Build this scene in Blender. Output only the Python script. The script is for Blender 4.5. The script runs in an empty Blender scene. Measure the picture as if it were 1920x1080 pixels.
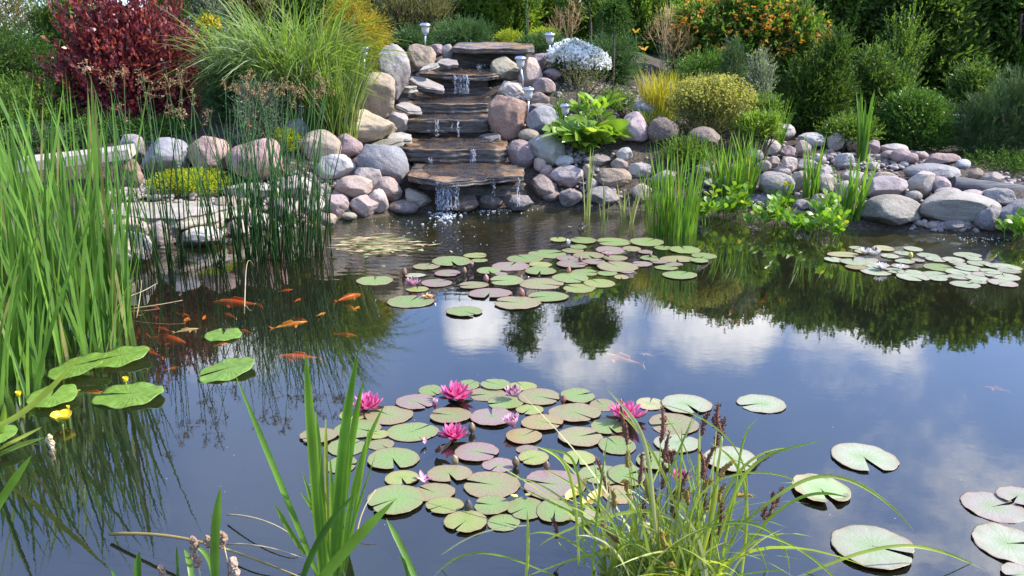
import bpy, math, random
import numpy as np
from mathutils import Vector
R = math.radians
rng = np.random.default_rng(7)
random.seed(7)
scene = bpy.context.scene
COL = scene.collection

# ---------------------------------------------------------------- camera
CAM_H, PITCH, FPX = 1.5, R(16.0), 1600.0          # eye height above the water; focal length for a 1920 wide frame
cam = bpy.data.objects.new('camera', bpy.data.cameras.new('camera'))
COL.objects.link(cam)
cam.location = (0, 0, CAM_H)
cam.rotation_euler = (R(90) - PITCH, 0, 0)
cam.data.sensor_width = 36.0
cam.data.lens = 36.0 * FPX / 1920.0
cam.data.clip_start, cam.data.clip_end = 0.05, 600.0
scene.camera = cam
CP, SP = math.cos(PITCH), math.sin(PITCH)

# ---------------------------------------------------------------- light and sky
SUN_AZ, SUN_EL = R(90), R(44)                        # azimuth clockwise from +Y
to_sun = Vector((math.sin(SUN_AZ) * math.cos(SUN_EL), math.cos(SUN_AZ) * math.cos(SUN_EL), math.sin(SUN_EL)))
sun = bpy.data.objects.new('sun', bpy.data.lights.new('sun', 'SUN'))
COL.objects.link(sun)
sun.data.energy, sun.data.angle, sun.data.color = 4.5, R(0.6), (1.0, 0.93, 0.82)
sun.rotation_euler = (-to_sun).to_track_quat('-Z', 'Y').to_euler()
sun.location = (4, 2, 8)
scene.view_settings.view_transform = 'Standard'
scene.view_settings.look = 'None'
scene.view_settings.exposure = 0.95
scene.view_settings.gamma = 1.0
scene.cycles.use_denoising = True
scene.cycles.max_bounces = 6
scene.cycles.transparent_max_bounces = 8
scene.cycles.caustics_reflective = False
scene.cycles.caustics_refractive = False
scene.cycles.sample_clamp_indirect = 6.0


def ray(px, py):
    a, b = (px - 960) / FPX, (540 - py) / FPX
    return Vector((a, CP + b * SP, -SP + b * CP))

class NT:
    """small helper for node trees"""
    def __init__(s, nt): s.nt = nt; nt.nodes.clear()
    def n(s, t, props=None, **ins):
        nd = s.nt.nodes.new(t)
        for k, v in (props or {}).items(): setattr(nd, k, v)
        for k, v in ins.items(): s.set(nd, k, v)
        return nd
    def set(s, nd, k, v):
        key = int(k[1:]) if k[0] == 'i' and k[1:].isdigit() else k.replace('_', ' ')
        sock = nd.inputs[key]
        if isinstance(v, bpy.types.NodeSocket): s.nt.links.new(v, sock)
        elif isinstance(v, bpy.types.Node): s.nt.links.new(v.outputs[0], sock)
        else:
            if hasattr(sock.default_value, '__len__') and len(sock.default_value) == 4 and len(v) == 3: v = (*v, 1)
            sock.default_value = v
    def math(s, op, a, b=None, c=None, clamp=False):
        nd = s.n('ShaderNodeMath', {'operation': op, 'use_clamp': clamp}, i0=a)
        if b is not None: s.set(nd, 'i1', b)
        if c is not None: s.set(nd, 'i2', c)
        return nd.outputs[0]
    def vmath(s, op, a, b=None, out=0):
        nd = s.n('ShaderNodeVectorMath', {'operation': op}, i0=a)
        if b is not None: s.set(nd, 'i1', b)
        return nd.outputs[out]
    def mix(s, f, a, b, mode='MIX'):
        nd = s.nt.nodes.new('ShaderNodeMix'); nd.data_type = 'RGBA'; nd.blend_type = mode
        for sock, v in ((nd.inputs[0], f), (nd.inputs[6], a), (nd.inputs[7], b)):
            if isinstance(v, bpy.types.NodeSocket): s.nt.links.new(v, sock)
            else: sock.default_value = v if not hasattr(v, '__len__') or len(v) == 4 else (*v, 1)
        return nd.outputs[2]
    def rng(s, v, a, b, c=0.0, d=1.0):
        nd = s.n('ShaderNodeMapRange', {'interpolation_type': 'SMOOTHSTEP'}, i0=v, i1=a, i2=b, i3=c, i4=d)
        return nd.outputs[0]
    def noise(s, vec, scale, detail=4.0, rough=0.55, dist=0.0):
        return s.n('ShaderNodeTexNoise', None, Vector=vec, Scale=scale, Detail=detail, Roughness=rough, Distortion=dist).outputs[0]

world = bpy.data.worlds.new('World'); scene.world = world
world.use_nodes = True
w = NT(world.node_tree)
sky = w.n('ShaderNodeTexSky', {'sky_type': 'NISHITA', 'sun_disc': False, 'sun_elevation': SUN_EL, 'sun_rotation': SUN_AZ,
                               'air_density': 1.0, 'dust_density': 1.2, 'ozone_density': 2.6})
gen = w.n('ShaderNodeTexCoord').outputs['Generated']
dirn = w.vmath('NORMALIZE', gen)
n1 = w.noise(dirn, 4.2, 7.0, 0.6, 0.35)
n2 = w.noise(dirn, 13.0, 5.0, 0.6, 0.2)
nn = w.math('ADD', w.math('MULTIPLY', n1, 0.65), w.math('MULTIPLY', n2, 0.35))
# cloud banks: (pixel where the pond mirrors it, angular radius, strength)
CLOUDS = [(890, 600, 2.6, 1.0), (1340, 580, 5.0, 1.1), (1610, 655, 5.0, 0.95), (1180, 705, 4.5, 0.72), (1650, 745, 6.5, 0.62),
          (1830, 862, 2.2, 0.7), (1660, 1010, 7.5, 0.7), (1950, 1010, 8.0, 0.85), (420, 560, 6.0, 1.15), (1480, 985, 4.0, .55),
          (330, 660, 5.0, .5), (80, 1020, 9.0, .55), (760, 548, 2.6, 0.8), (1800, 720, 5.0, .6), (1080, 560, 7, .9)]
acc = None
for px, py, rad, st in CLOUDS:
    d = ray(px, py); d.z = -d.z; d.normalize()
    dot = w.vmath('DOT_PRODUCT', dirn, tuple(d), out=1)
    m = w.rng(dot, math.cos(R(rad * 1.5)), math.cos(R(rad * 0.1)), 0.0, st)
    acc = m if acc is None else w.math('MAXIMUM', acc, m)
thr = w.math('SUBTRACT', 0.80, w.math('MULTIPLY', acc, 0.40))
cm = w.rng(w.math('SUBTRACT', nn, thr), -0.03, 0.19)
thick = w.rng(w.math('SUBTRACT', nn, thr), 0.05, 0.34)
# broken cloud elsewhere in the sky
back = w.rng(nn, 0.60, 0.74)
sep = w.n('ShaderNodeSeparateXYZ', None, Vector=dirn)
behind = w.math('MAXIMUM', w.rng(sep.outputs[1], 0.25, -0.2), w.rng(sep.outputs[2], 0.66, 0.82))
cm = w.math('MAXIMUM', cm, w.math('MULTIPLY', back, behind))
ccol = w.mix(thick, (9.5, 9.5, 10.0), (15.0, 14.7, 14.8))
blue = w.mix(1.0, sky.outputs[0], (0.82, 1.02, 1.40), 'MULTIPLY')
veil = w.rng(w.noise(dirn, 2.2, 4.0, 0.6), 0.3, 0.75, 0.07, 0.30)
blue = w.mix(veil, blue, (7.2, 8.2, 10.2))
skyc = w.mix(w.math('MULTIPLY', cm, 0.93), blue, ccol)
bg = w.n('ShaderNodeBackground', None, Color=skyc, Strength=0.15)
w.n('ShaderNodeOutputWorld', None, Surface=bg)

# ---------------------------------------------------------------- pixel helpers (photograph pixels -> metres)
def on_z(px, py, z=0.0):
    d = ray(px, py); t = (z - CAM_H) / d.z
    return Vector((0, 0, CAM_H)) + d * t
def on_Y(px, py, Y):
    d = ray(px, py); t = Y / d.y
    return Vector((0, 0, CAM_H)) + d * t
def fwd(p): return p[1] * CP + (CAM_H - p[2]) * SP     # distance along the lens axis
def zpy(py, Y): return on_Y(960, py, Y).z

# ---------------------------------------------------------------- object helpers
def tag(o, label=None, cat=None, group=None, kind=None):
    if label: o['label'] = label
    if cat: o['category'] = cat
    if group: o['group'] = group
    if kind: o['kind'] = kind
    return o
def empty(name, loc, label, cat, group=None):
    o = bpy.data.objects.new(name, None); COL.objects.link(o); o.location = loc
    o.empty_display_size = 0.05
    return tag(o, label, cat, group)
def mesh_data(name, V, faces, smooth=True):
    V = np.asarray(V, dtype=np.float32).reshape(-1, 3)
    me = bpy.data.meshes.new(name)
    me.vertices.add(len(V)); me.vertices.foreach_set('co', V.ravel())
    faces = [np.asarray(f, dtype=np.int32) for f in faces if len(f)]
    idx = np.concatenate([f.ravel() for f in faces])
    tot = np.concatenate([np.full(len(f), f.shape[1], dtype=np.int32) for f in faces])
    st = np.concatenate([[0], np.cumsum(tot)[:-1]]).astype(np.int32)
    me.loops.add(len(idx)); me.loops.foreach_set('vertex_index', idx)
    me.polygons.add(len(tot)); me.polygons.foreach_set('loop_start', st)
    me.polygons.foreach_set('loop_total', tot)
    me.polygons.foreach_set('use_smooth', np.full(len(tot), bool(smooth)))
    me.update(calc_edges=True); me.validate()
    return me
def put(name, me, mat, parent=None, loc=None, color=None):
    o = bpy.data.objects.new(name, me); COL.objects.link(o)
    if mat and not me.materials: me.materials.append(mat)
    if parent: o.parent = parent
    if loc is not None: o.location = loc
    if color is not None: o.color = (*color, 1)
    return o
def mk(name, V, faces, mat, parent=None, loc=None, smooth=True, color=None):
    return put(name, mesh_data(name, V, faces, smooth), mat, parent, loc, color)
class MB:
    """collects pieces for one mesh"""
    def __init__(s): s.V = []; s.F = {}; s.n = 0
    def add(s, V, faces):
        V = np.asarray(V, dtype=float).reshape(-1, 3)
        for f in faces:
            f = np.asarray(f, dtype=int)
            if len(f): s.F.setdefault(f.shape[1], []).append(f + s.n)
        s.V.append(V); s.n += len(V); return s
    def build(s, name, mat, parent=None, loc=None, smooth=True, color=None):
        V = np.concatenate(s.V)
        if loc is not None: V = V - np.asarray(loc, dtype=float)[None]
        F = [np.concatenate(f) for f in s.F.values()]
        return mk(name, V, F, mat, parent, None if parent else loc, smooth, color)
def nrm(a): return a / np.maximum(np.linalg.norm(a, axis=-1, keepdims=True), 1e-9)
def tube(pts, rad, sides=6, cap=True):
    pts = np.asarray([tuple(p) for p in pts], dtype=float); n = len(pts)
    rad = np.full(n, rad) if np.isscalar(rad) else np.asarray(rad, dtype=float)
    t = nrm(np.gradient(pts, axis=0))
    ref = np.where(np.abs(t[:, 2:3]) > 0.9, np.array([[1., 0, 0]]), np.array([[0, 0, 1.]]))
    a = nrm(np.cross(t, ref)); b = np.cross(t, a)
    th = np.linspace(0, 2 * math.pi, sides, endpoint=False)
    V = pts[:, None] + rad[:, None, None] * (a[:, None] * np.cos(th)[None, :, None] + b[:, None] * np.sin(th)[None, :, None])
    i = np.arange(n - 1)[:, None] * sides + np.arange(sides)[None]
    j = np.arange(n - 1)[:, None] * sides + (np.arange(sides)[None] + 1) % sides
    F = [np.stack([i, j, j + sides, i + sides], -1).reshape(-1, 4)]
    if cap: F.append(np.arange(sides)[::-1][None]); F.append((np.arange(sides) + (n - 1) * sides)[None])
    return V.reshape(-1, 3), F
def lathe(prof, sides=20, c=(0, 0, 0)):
    prof = np.asarray(prof, dtype=float); n = len(prof); th = np.linspace(0, 2 * math.pi, sides, endpoint=False)
    V = np.stack([prof[:, 0:1] * np.cos(th), prof[:, 0:1] * np.sin(th), np.repeat(prof[:, 1:2], sides, 1)], -1) + np.asarray(c)
    i = np.arange(n - 1)[:, None] * sides + np.arange(sides)[None]
    j = np.arange(n - 1)[:, None] * sides + (np.arange(sides)[None] + 1) % sides
    return V.reshape(-1, 3), [np.stack([i, j, j + sides, i + sides], -1).reshape(-1, 4), np.arange(sides)[::-1][None], (np.arange(sides) + (n - 1) * sides)[None]]
def box(c, s):
    x, y, z = [v / 2 for v in s]
    V = np.array([[-x,-y,-z],[x,-y,-z],[x,y,-z],[-x,y,-z],[-x,-y,z],[x,-y,z],[x,y,z],[-x,y,z]]) + np.asarray(c)
    return V, [np.array([[0,3,2,1],[4,5,6,7],[0,1,5,4],[1,2,6,5],[2,3,7,6],[3,0,4,7]])]

# ---------------------------------------------------------------- materials
def newmat(name):
    m = bpy.data.materials.new(name); m.use_nodes = True
    return m, NT(m.node_tree)
def out(t, sh): t.n('ShaderNodeOutputMaterial', None, Surface=sh)
def leafmat(name, c1, c2, tr=0.35, rough=0.45, spec=0.35, c3=None, p3=0.9):
    m, t = newmat(name)
    isl = t.n('ShaderNodeNewGeometry').outputs['Random Per Island']
    col = t.mix(isl, c1, c2)
    if c3: col = t.mix(t.math('GREATER_THAN', t.math('FRACT', t.math('MULTIPLY', isl, 17.31)), p3), col, c3)
    obj = t.n('ShaderNodeTexCoord').outputs['Object']
    nz = t.noise(obj, 6.0, 2.0)
    hsv = t.n('ShaderNodeHueSaturation', None, Color=col, Value=t.rng(nz, 0.25, 0.75, 0.75, 1.25))
    p = t.n('ShaderNodeBsdfPrincipled', None, Base_Color=hsv, Roughness=rough)
    t.set(p, 'Specular IOR Level', spec)
    trn = t.n('ShaderNodeBsdfTranslucent', None, Color=t.mix(0.5, hsv.outputs[0], (1.0, 0.95, 0.25), 'OVERLAY'))
    out(t, t.n('ShaderNodeMixShader', None, i0=tr, i1=p, i2=trn))
    return m
def plain(name, col, rough=0.5, metal=0.0, spec=0.5, var=0.12, scale=20, bump=0.0):
    m, t = newmat(name)
    obj = t.n('ShaderNodeTexCoord').outputs['Object']
    nz = t.noise(obj, scale, 4.0)
    c = t.n('ShaderNodeHueSaturation', None, Color=col, Value=t.rng(nz, 0.25, 0.75, 1 - var, 1 + var))
    p = t.n('ShaderNodeBsdfPrincipled', None, Base_Color=c, Roughness=rough, Metallic=metal)
    t.set(p, 'Specular IOR Level', spec)
    if bump: t.set(p, 'Normal', t.n('ShaderNodeBump', None, Strength=bump, Distance=0.01, Height=nz))
    out(t, p); return m
def rockmat(name, layered=False, wet=False):
    m, t = newmat(name)
    oi = t.n('ShaderNodeObjectInfo'); base = oi.outputs['Color']
    obj = t.n('ShaderNodeTexCoord').outputs['Object']
    base = t.mix(1.0, base, (1.05, 1.0, 0.945), 'MULTIPLY')
    off = t.vmath('ADD', obj, t.n('ShaderNodeCombineXYZ', None, X=t.math('MULTIPLY', oi.outputs['Random'], 31.0), Y=t.math('MULTIPLY', oi.outputs['Random'], 17.0), Z=3.0))
    v = off
    if layered: v = t.vmath('MULTIPLY', off, (1.0, 1.0, 7.0))
    big = t.noise(v, 5.0, 5.0, 0.6)
    mid = t.noise(v, 22.0, 5.0, 0.65)
    fine = t.noise(off, 150.0, 3.0, 0.7)
    c = t.mix(t.rng(big, 0.35, 0.7), t.mix(0.30, base, (0.04, 0.036, 0.032)), base)
    c = t.mix(t.rng(mid, 0.5, 0.75, 0, 0.45), c, t.mix(0.6, base, (0.62, 0.55, 0.47)))
    c = t.mix(t.rng(fine, 0.55, 0.66, 0, 0.6), c, (0.60, 0.55, 0.50))
    c = t.mix(t.rng(fine, 0.44, 0.33, 0, 0.6), c, (0.07, 0.06, 0.06))
    tone = t.noise(off, 2.6, 3.0, 0.6)
    c = t.mix(t.rng(tone, 0.48, 0.66, 0, 0.22), c, t.mix(0.5, base, (0.46, 0.30, 0.25)))
    lich = t.noise(off, 9.0, 6.0, 0.75)
    c = t.mix(t.rng(lich, 0.57, 0.70, 0, 0.5), c, (0.25, 0.245, 0.13))
    dirt = t.noise(off, 3.2, 4.0, 0.65)
    c = t.mix(t.rng(dirt, 0.52, 0.72, 0, 0.55), c, (0.115, 0.088, 0.062))
    # water line: stone that the pond wets is darker
    geo = t.n('ShaderNodeSeparateXYZ', None, Vector=t.n('ShaderNodeNewGeometry').outputs['Position'])
    wetm = t.rng(t.math('ADD', geo.outputs[2], t.math('MULTIPLY', big, 0.06)), 0.075, 0.03)
    c = t.mix(t.math('MULTIPLY', wetm, 0.6), c, (0.05, 0.045, 0.03))
    h = t.math('ADD', t.math('MULTIPLY', mid, 1.0), t.math('MULTIPLY', fine, 0.4))
    bp = t.n('ShaderNodeBump', None, Strength=0.9, Distance=0.014, Height=h)
    p = t.n('ShaderNodeBsdfPrincipled', None, Base_Color=c, Normal=bp, Roughness=0.18 if wet else t.rng(wetm, 0, 1, 0.72, 0.25))
    t.set(p, 'Specular IOR Level', 0.5 if wet else 0.3)
    out(t, p); return m
# ---------------------------------------------------------------- terrain: one sheet, profiles along rays from the camera
def zp(py, Y): return zpy(py, Y)
PROF = [  # (u = x / y, [(distance, height) ...]) beyond the near bank
 (-3.0, [(1.6, .15), (3, .3), (8, .6), (20, 1.0)]),
 (-1.1, [(2.3, -.6), (3.0, -.35), (3.5, 0), (4.2, .25), (7, .5), (9.5, .9), (13, 1.2), (20, 1.3)]),
 (-.80, [(2.5, -.7), (3.7, -.5), (4.7, 0), (5.4, .2), (7.2, .42), (8.4, .65), (9.6, .95), (13, 1.2), (20, 1.3)]),
 (-.54, [(2.5, -.8), (4.6, -.6), (5.5, 0), (6.2, .16), (7.2, .34), (8.2, .6), (9.5, .92), (12, 1.15), (20, 1.3)]),
 (-.41, [(2.5, -.8), (5.2, -.6), (6.3, 0), (6.6, .08), (7.2, .28), (7.6, .38), (8.0, .55), (8.6, .68), (10, .95), (12, 1.15), (20, 1.3)]),
 (-.30, [(2.5, -.8), (5.8, -.6), (6.85, 0), (7.2, .14), (7.6, .36), (8.0, .58), (8.6, .8), (10, 1.1), (12, 1.25), (20, 1.35)]),
 (-.194, [(2.5, -.8), (6.3, -.6), (7.45, 0), (7.7, .16), (8.1, .42), (8.5, .68), (9.0, .93), (9.7, 1.18), (10.5, 1.36), (13, 1.4), (20, 1.4)]),
 (-.11, [(2.5, -.8), (6.6, -.6), (7.75, 0), (8.1, .2), (8.6, .42), (9.0, .62), (9.5, .86), (10, 1.1), (10.5, 1.38), (13, 1.42), (20, 1.4)]),
 (-.06, [(2.5, -.8), (6.7, -.6), (7.9, 0), (8.2, .15), (8.6, .28), (9.0, .45), (9.5, .68), (10, .95), (10.4, 1.25), (10.8, 1.40), (13, 1.42), (20, 1.4)]),
 (-.01, [(2.5, -.8), (6.7, -.6), (7.95, 0), (8.25, .18), (8.6, .36), (9.0, .58), (9.5, .85), (10, 1.08), (10.5, 1.36), (13, 1.42), (20, 1.4)]),
 (.038, [(2.5, -.8), (6.8, -.6), (7.98, 0), (8.3, .28), (8.7, .55), (9.2, .85), (9.8, 1.13), (10.4, 1.33), (13, 1.4), (20, 1.4)]),
 (.137, [(2.5, -.8), (6.6, -.6), (7.78, 0), (8.1, .22), (8.4, .46), (9.0, .70), (10, .97), (11, 1.18), (13, 1.35), (20, 1.4)]),
 (.225, [(2.5, -.8), (6.4, -.6), (7.7, 0), (8.0, .18), (8.3, .42), (8.8, .63), (9.5, .75), (11, .95), (13, 1.1), (20, 1.2)]),
 (.306, [(2.5, -.8), (6.2, -.6), (7.35, 0), (7.7, .13), (8.3, .28), (9, .44), (9.8, .55), (12, .8), (20, 1.0)]),
 (.431, [(2.5, -.8), (5.8, -.6), (6.98, 0), (7.3, .15), (8, .28), (8.8, .38), (9.6, .44), (12, .6), (20, .8)]),
 (.525, [(2.5, -.8), (5.6, -.6), (6.8, 0), (7.15, .2), (7.9, .3), (8.8, .36), (10, .42), (20, .6)]),
 (.65, [(2.5, -.8), (5.5, -.6), (6.65, 0), (7.0, .22), (8, .3), (10, .4), (20, .6)]),
 (1.0, [(2.4, -.7), (4.6, -.5), (5.8, 0), (6.3, .22), (8, .35), (10, .45), (20, .6)]),
 (1.6, [(2.2, -.5), (3.2, -.35), (4.2, 0), (5, .25), (8, .4), (20, .6)]),
 (3.0, [(1.6, .15), (3, .3), (8, .4), (20, .6)]),
]
UU = np.array([p[0] for p in PROF])
def terrain(x, y):
    x = np.asarray(x, dtype=float); y = np.asarray(y, dtype=float)
    yc = np.maximum(y, 0.6); u = np.clip(x / yc, -3.0, 3.0)
    zs = []
    for _, pr in PROF:
        pr = [(-50, .12), (1.35, .12), (1.62, .04), (1.9, -.35)] + [p for p in pr] + [(60, pr[-1][1] + .2)]
        if pr[4][0] < 1.9: pr = [(-50, .12)] + pr[4:]
        zs.append(np.interp(y, [p[0] for p in pr], [p[1] for p in pr]))
    zs = np.array(zs)
    k = np.clip(np.searchsorted(UU, u) - 1, 0, len(UU) - 2)
    f = (u - UU[k]) / (UU[k + 1] - UU[k]); f = f * f * (3 - 2 * f)
    idx = np.indices(u.shape)
    a = np.take_along_axis(zs, k[None], 0)[0]; b = np.take_along_axis(zs, (k + 1)[None], 0)[0]
    return a * (1 - f) + b * f
def gz(x, y): return float(terrain(np.array([x]), np.array([y]))[0])
YS = np.arange(1.7, 24, 0.015)
def on_ground(px, py, water=True):
    d = ray(px, py); t = YS / d.y
    z = CAM_H + d.z * t; x = d.x * t
    g = terrain(x, YS)
    if water: g = np.maximum(g, 0.0)
    hit = np.nonzero(z <= g)[0]
    i = hit[0] if len(hit) else len(YS) - 1
    return Vector((float(x[i]), float(YS[i]), float(g[i])))

xs = np.unique(np.concatenate([np.linspace(-120, -12, 14), np.linspace(-12, -6, 25), np.arange(-6, 7.01, .09), np.linspace(7, 13, 25), np.linspace(13, 120, 14)]))
ys = np.unique(np.concatenate([np.linspace(-60, 1, 14), np.arange(1, 13.01, .09), np.linspace(13, 24, 20), np.linspace(24, 240, 14)]))
X, Y = np.meshgrid(xs, ys)
Z = terrain(X, Y)
bump = 0.03 * np.sin(X * 5.1 + 1.3 * np.sin(Y * 3.7)) * np.sin(Y * 4.3 + X) + 0.015 * np.sin(X * 13 + Y * 7) * np.sin(Y * 11 - X * 5)
Z = Z + bump * np.clip((np.abs(Z) - .02) * 8, 0, 1) * (np.abs(X) < 13) * (Y < 20)
nx, ny = len(xs), len(ys)
i = (np.arange(ny - 1)[:, None] * nx + np.arange(nx - 1)[None]).ravel()
m, t = newmat('soil')
pos = t.n('ShaderNodeNewGeometry').outputs['Position']
sz = t.n('ShaderNodeSeparateXYZ', None, Vector=pos).outputs[2]
na, nb, nc = t.noise(pos, 1.6, 5, .6), t.noise(pos, 38, 5, .7), t.noise(pos, 9, 4, .6)
c = t.mix(t.rng(nb, .35, .7), (.028, .02, .014), (.13, .098, .07))
c = t.mix(t.rng(nb, .62, .74), c, (.22, .17, .13))
far = t.n('ShaderNodeSeparateXYZ', None, Vector=pos).outputs[1]
c = t.mix(t.math('MULTIPLY', t.rng(na, .45, .62), t.rng(far, 10.5, 14)), c, (.05, .08, .02))
bed = t.mix(t.rng(nc, .35, .7), (.10, .085, .035), (.045, .05, .022))
c = t.mix(t.rng(sz, .03, -.06), c, bed)
bp = t.n('ShaderNodeBump', None, Strength=.8, Distance=.03, Height=t.math('ADD', nb, nc))
out(t, t.n('ShaderNodeBsdfPrincipled', None, Base_Color=c, Roughness=.9, Normal=bp))
g = mk('ground', np.stack([X, Y, Z], -1).reshape(-1, 3), [np.stack([i, i + 1, i + nx + 1, i + nx], -1)], m)
tag(g, 'dark soil banks and silted bed of the garden pond', kind='structure')

# ---------------------------------------------------------------- pond water: a closed body, mirror-like top
FALL = on_z(835, 398)
FALL2 = on_z(965, 392)
m, t = newmat('pond_water')
pos = t.n('ShaderNodeNewGeometry').outputs['Position']
def dist(p): return t.vmath('DISTANCE', pos, (p.x, p.y, 0), out=1)
d1, d2 = dist(FALL), dist(FALL2)
wob = t.noise(pos, 3.0, 3)
w1 = t.math('MULTIPLY', t.math('SINE', t.math('ADD', t.math('MULTIPLY', d1, 58), t.math('MULTIPLY', wob, 14))), t.rng(d1, 3.0, 0.05))
w2 = t.math('MULTIPLY', t.math('SINE', t.math('ADD', t.math('MULTIPLY', d2, 66), t.math('MULTIPLY', wob, 12))), t.rng(d2, 1.3, 0.05))
chop = t.math('MULTIPLY', t.noise(pos, 24, 3), t.rng(d1, 2.4, 0.2, 0.07, 7.0))
calm = t.math('MULTIPLY', t.noise(t.vmath('MULTIPLY', pos, (1.0, 1.7, 1.0)), 4.5, 2), 0.22)
hh = t.math('ADD', t.math('ADD', t.math('MULTIPLY', w1, 0.9), t.math('MULTIPLY', w2, 0.5)), t.math('ADD', chop, calm))
bp = t.n('ShaderNodeBump', None, Strength=0.10, Distance=0.012, Height=hh)
fr = t.n('ShaderNodeFresnel', None, IOR=2.0, Normal=bp)
gl = t.n('ShaderNodeBsdfGlossy', None, Color=(1, 1, 1), Roughness=0.012, Normal=bp)
tp = t.n('ShaderNodeBsdfTransparent', None, Color=(.93, .95, .86))
mk_ = t.n('ShaderNodeBsdfDiffuse', None, Color=(.017, .022, .014))
under = t.n('ShaderNodeMixShader', None, i0=0.36, i1=tp, i2=mk_)
geo = t.n('ShaderNodeNewGeometry')
top = t.n('ShaderNodeMixShader', None, i0=fr, i1=under, i2=gl)
sh = t.n('ShaderNodeMixShader', None, i0=t.rng(t.n('ShaderNodeSeparateXYZ', None, Vector=geo.outputs['True Normal']).outputs[2], .4, .6), i1=tp, i2=top)
vol = t.n('ShaderNodeVolumeAbsorption', None, Color=(.60, .46, .14), Density=3.0)
t.n('ShaderNodeOutputMaterial', None, Surface=sh, Volume=vol)
V, F = box((0, 4.6, -.75), (26, 8.4, 1.5))
wat = mk('pond_water', V, F, m, smooth=False)
tag(wat, 'still dark pond water mirroring the sky and planting', kind='structure')

# ---------------------------------------------------------------- rocks
import bmesh
def ico(sub):
    bm = bmesh.new(); bmesh.ops.create_icosphere(bm, subdivisions=sub, radius=1.0)
    V = np.array([v.co[:] for v in bm.verts]); Fc = np.array([[v.index for v in f.verts] for f in bm.faces]); bm.free()
    return V, Fc
ICO4, ICO3, ICO2 = ico(5), ico(4), ico(2)
M_ROCK, M_LAYER, M_WET = rockmat('granite'), rockmat('layered_stone', True), rockmat('wet_stone', True, True)
def wobble(V, r, amp, fmin, fmax, n=9):
    o = np.zeros(len(V))
    for k in range(n):
        fq = r.uniform(fmin, fmax); d = nrm(r.normal(size=3)); o += np.sin(V @ d * fq + r.uniform(0, 6.3)) / math.sqrt(n)
    return amp * o
def rock_mesh(rx, ry, rz, seed, kind='b', big=True):
    r = np.random.default_rng(seed)
    V, Fc = (ICO4 if big else ICO3); V = V.copy()
    nc, hard, dlo, dhi = {'b': (13, .88, .66, .93), 'a': (14, .95, .58, .86), 'f': (8, .8, .75, .95), 's': (12, .97, .6, .85), 'r': (4, .6, .86, .97)}[kind]
    for k in range(nc):
        n = nrm(r.normal(size=3)); dd = r.uniform(dlo, dhi)
        over = np.maximum(V @ n - dd, 0); V -= (over * hard)[:, None] * n
    if kind == 's': V[:, 2] = np.sign(V[:, 2]) * np.abs(V[:, 2]) ** .55 * .9
    V = V / np.abs(V).max(0)
    nV = nrm(V)
    a = {'b': .04, 'a': .045, 'f': .03, 's': .025, 'r': .022}[kind]
    V = V + nV * (wobble(nV, r, a * 1.2, 1.5, 4)[:, None] + wobble(nV, r, a * .5, 6, 13)[:, None] + wobble(nV, r, a * .3, 18, 44, 18)[:, None])
    if kind == 's':
        lay = np.floor(V[:, 2] * 3.5 + r.uniform(0, 1)); off = np.sin(lay * 12.9) * .035
        V[:, :2] *= (1 + off)[:, None]
    return mesh_data('rock', V * np.array([rx, ry, rz]), [Fc])
def rock(x0, y0, x1, y1, col, kind, label, yb=None, Yd=None, tilt=0.0, depth=.85, name='boulder', cat='rock', mat=None, group=None):
    """a stone whose outline fills the given rectangle of the photograph and that sits on the bank"""
    cx, cy = (x0 + x1) / 2, (y0 + y1) / 2
    if Yd is None: Yd = on_ground(cx, yb or y1).y
    seed = int(x0 * 7 + y0 * 13) % 99991
    pc = on_Y(cx, cy, Yd); s = fwd(pc) / FPX
    rx = (x1 - x0) * s / 2; rz = (y1 - y0) * s / 2; ry = max(rx * depth, rz * .7) if kind != 's' else max(rx * depth, rz)
    pc = on_Y(cx, cy, Yd + ry * .55); k = fwd(pc) / FPX / s; rx *= k; rz *= k
    me = rock_mesh(rx * 1.04, ry, rz * 1.06, seed, kind, (x1 - x0) > 26)
    j = np.random.default_rng(seed).uniform(.9, 1.12)
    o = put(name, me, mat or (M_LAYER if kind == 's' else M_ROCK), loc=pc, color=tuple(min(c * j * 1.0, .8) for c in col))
    o.rotation_euler = (0, R(tilt), 0)
    return tag(o, label, cat, group)
GY, BG, PK, MV, TN = (.30, .28, .28), (.25, .26, .30), (.42, .28, .25), (.29, .215, .225), (.43, .345, .25)
WH, OL, BR, DK, RD = (.56, .52, .48), (.29, .275, .20), (.20, .135, .095), (.10, .09, .085), (.34, .19, .15)
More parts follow.
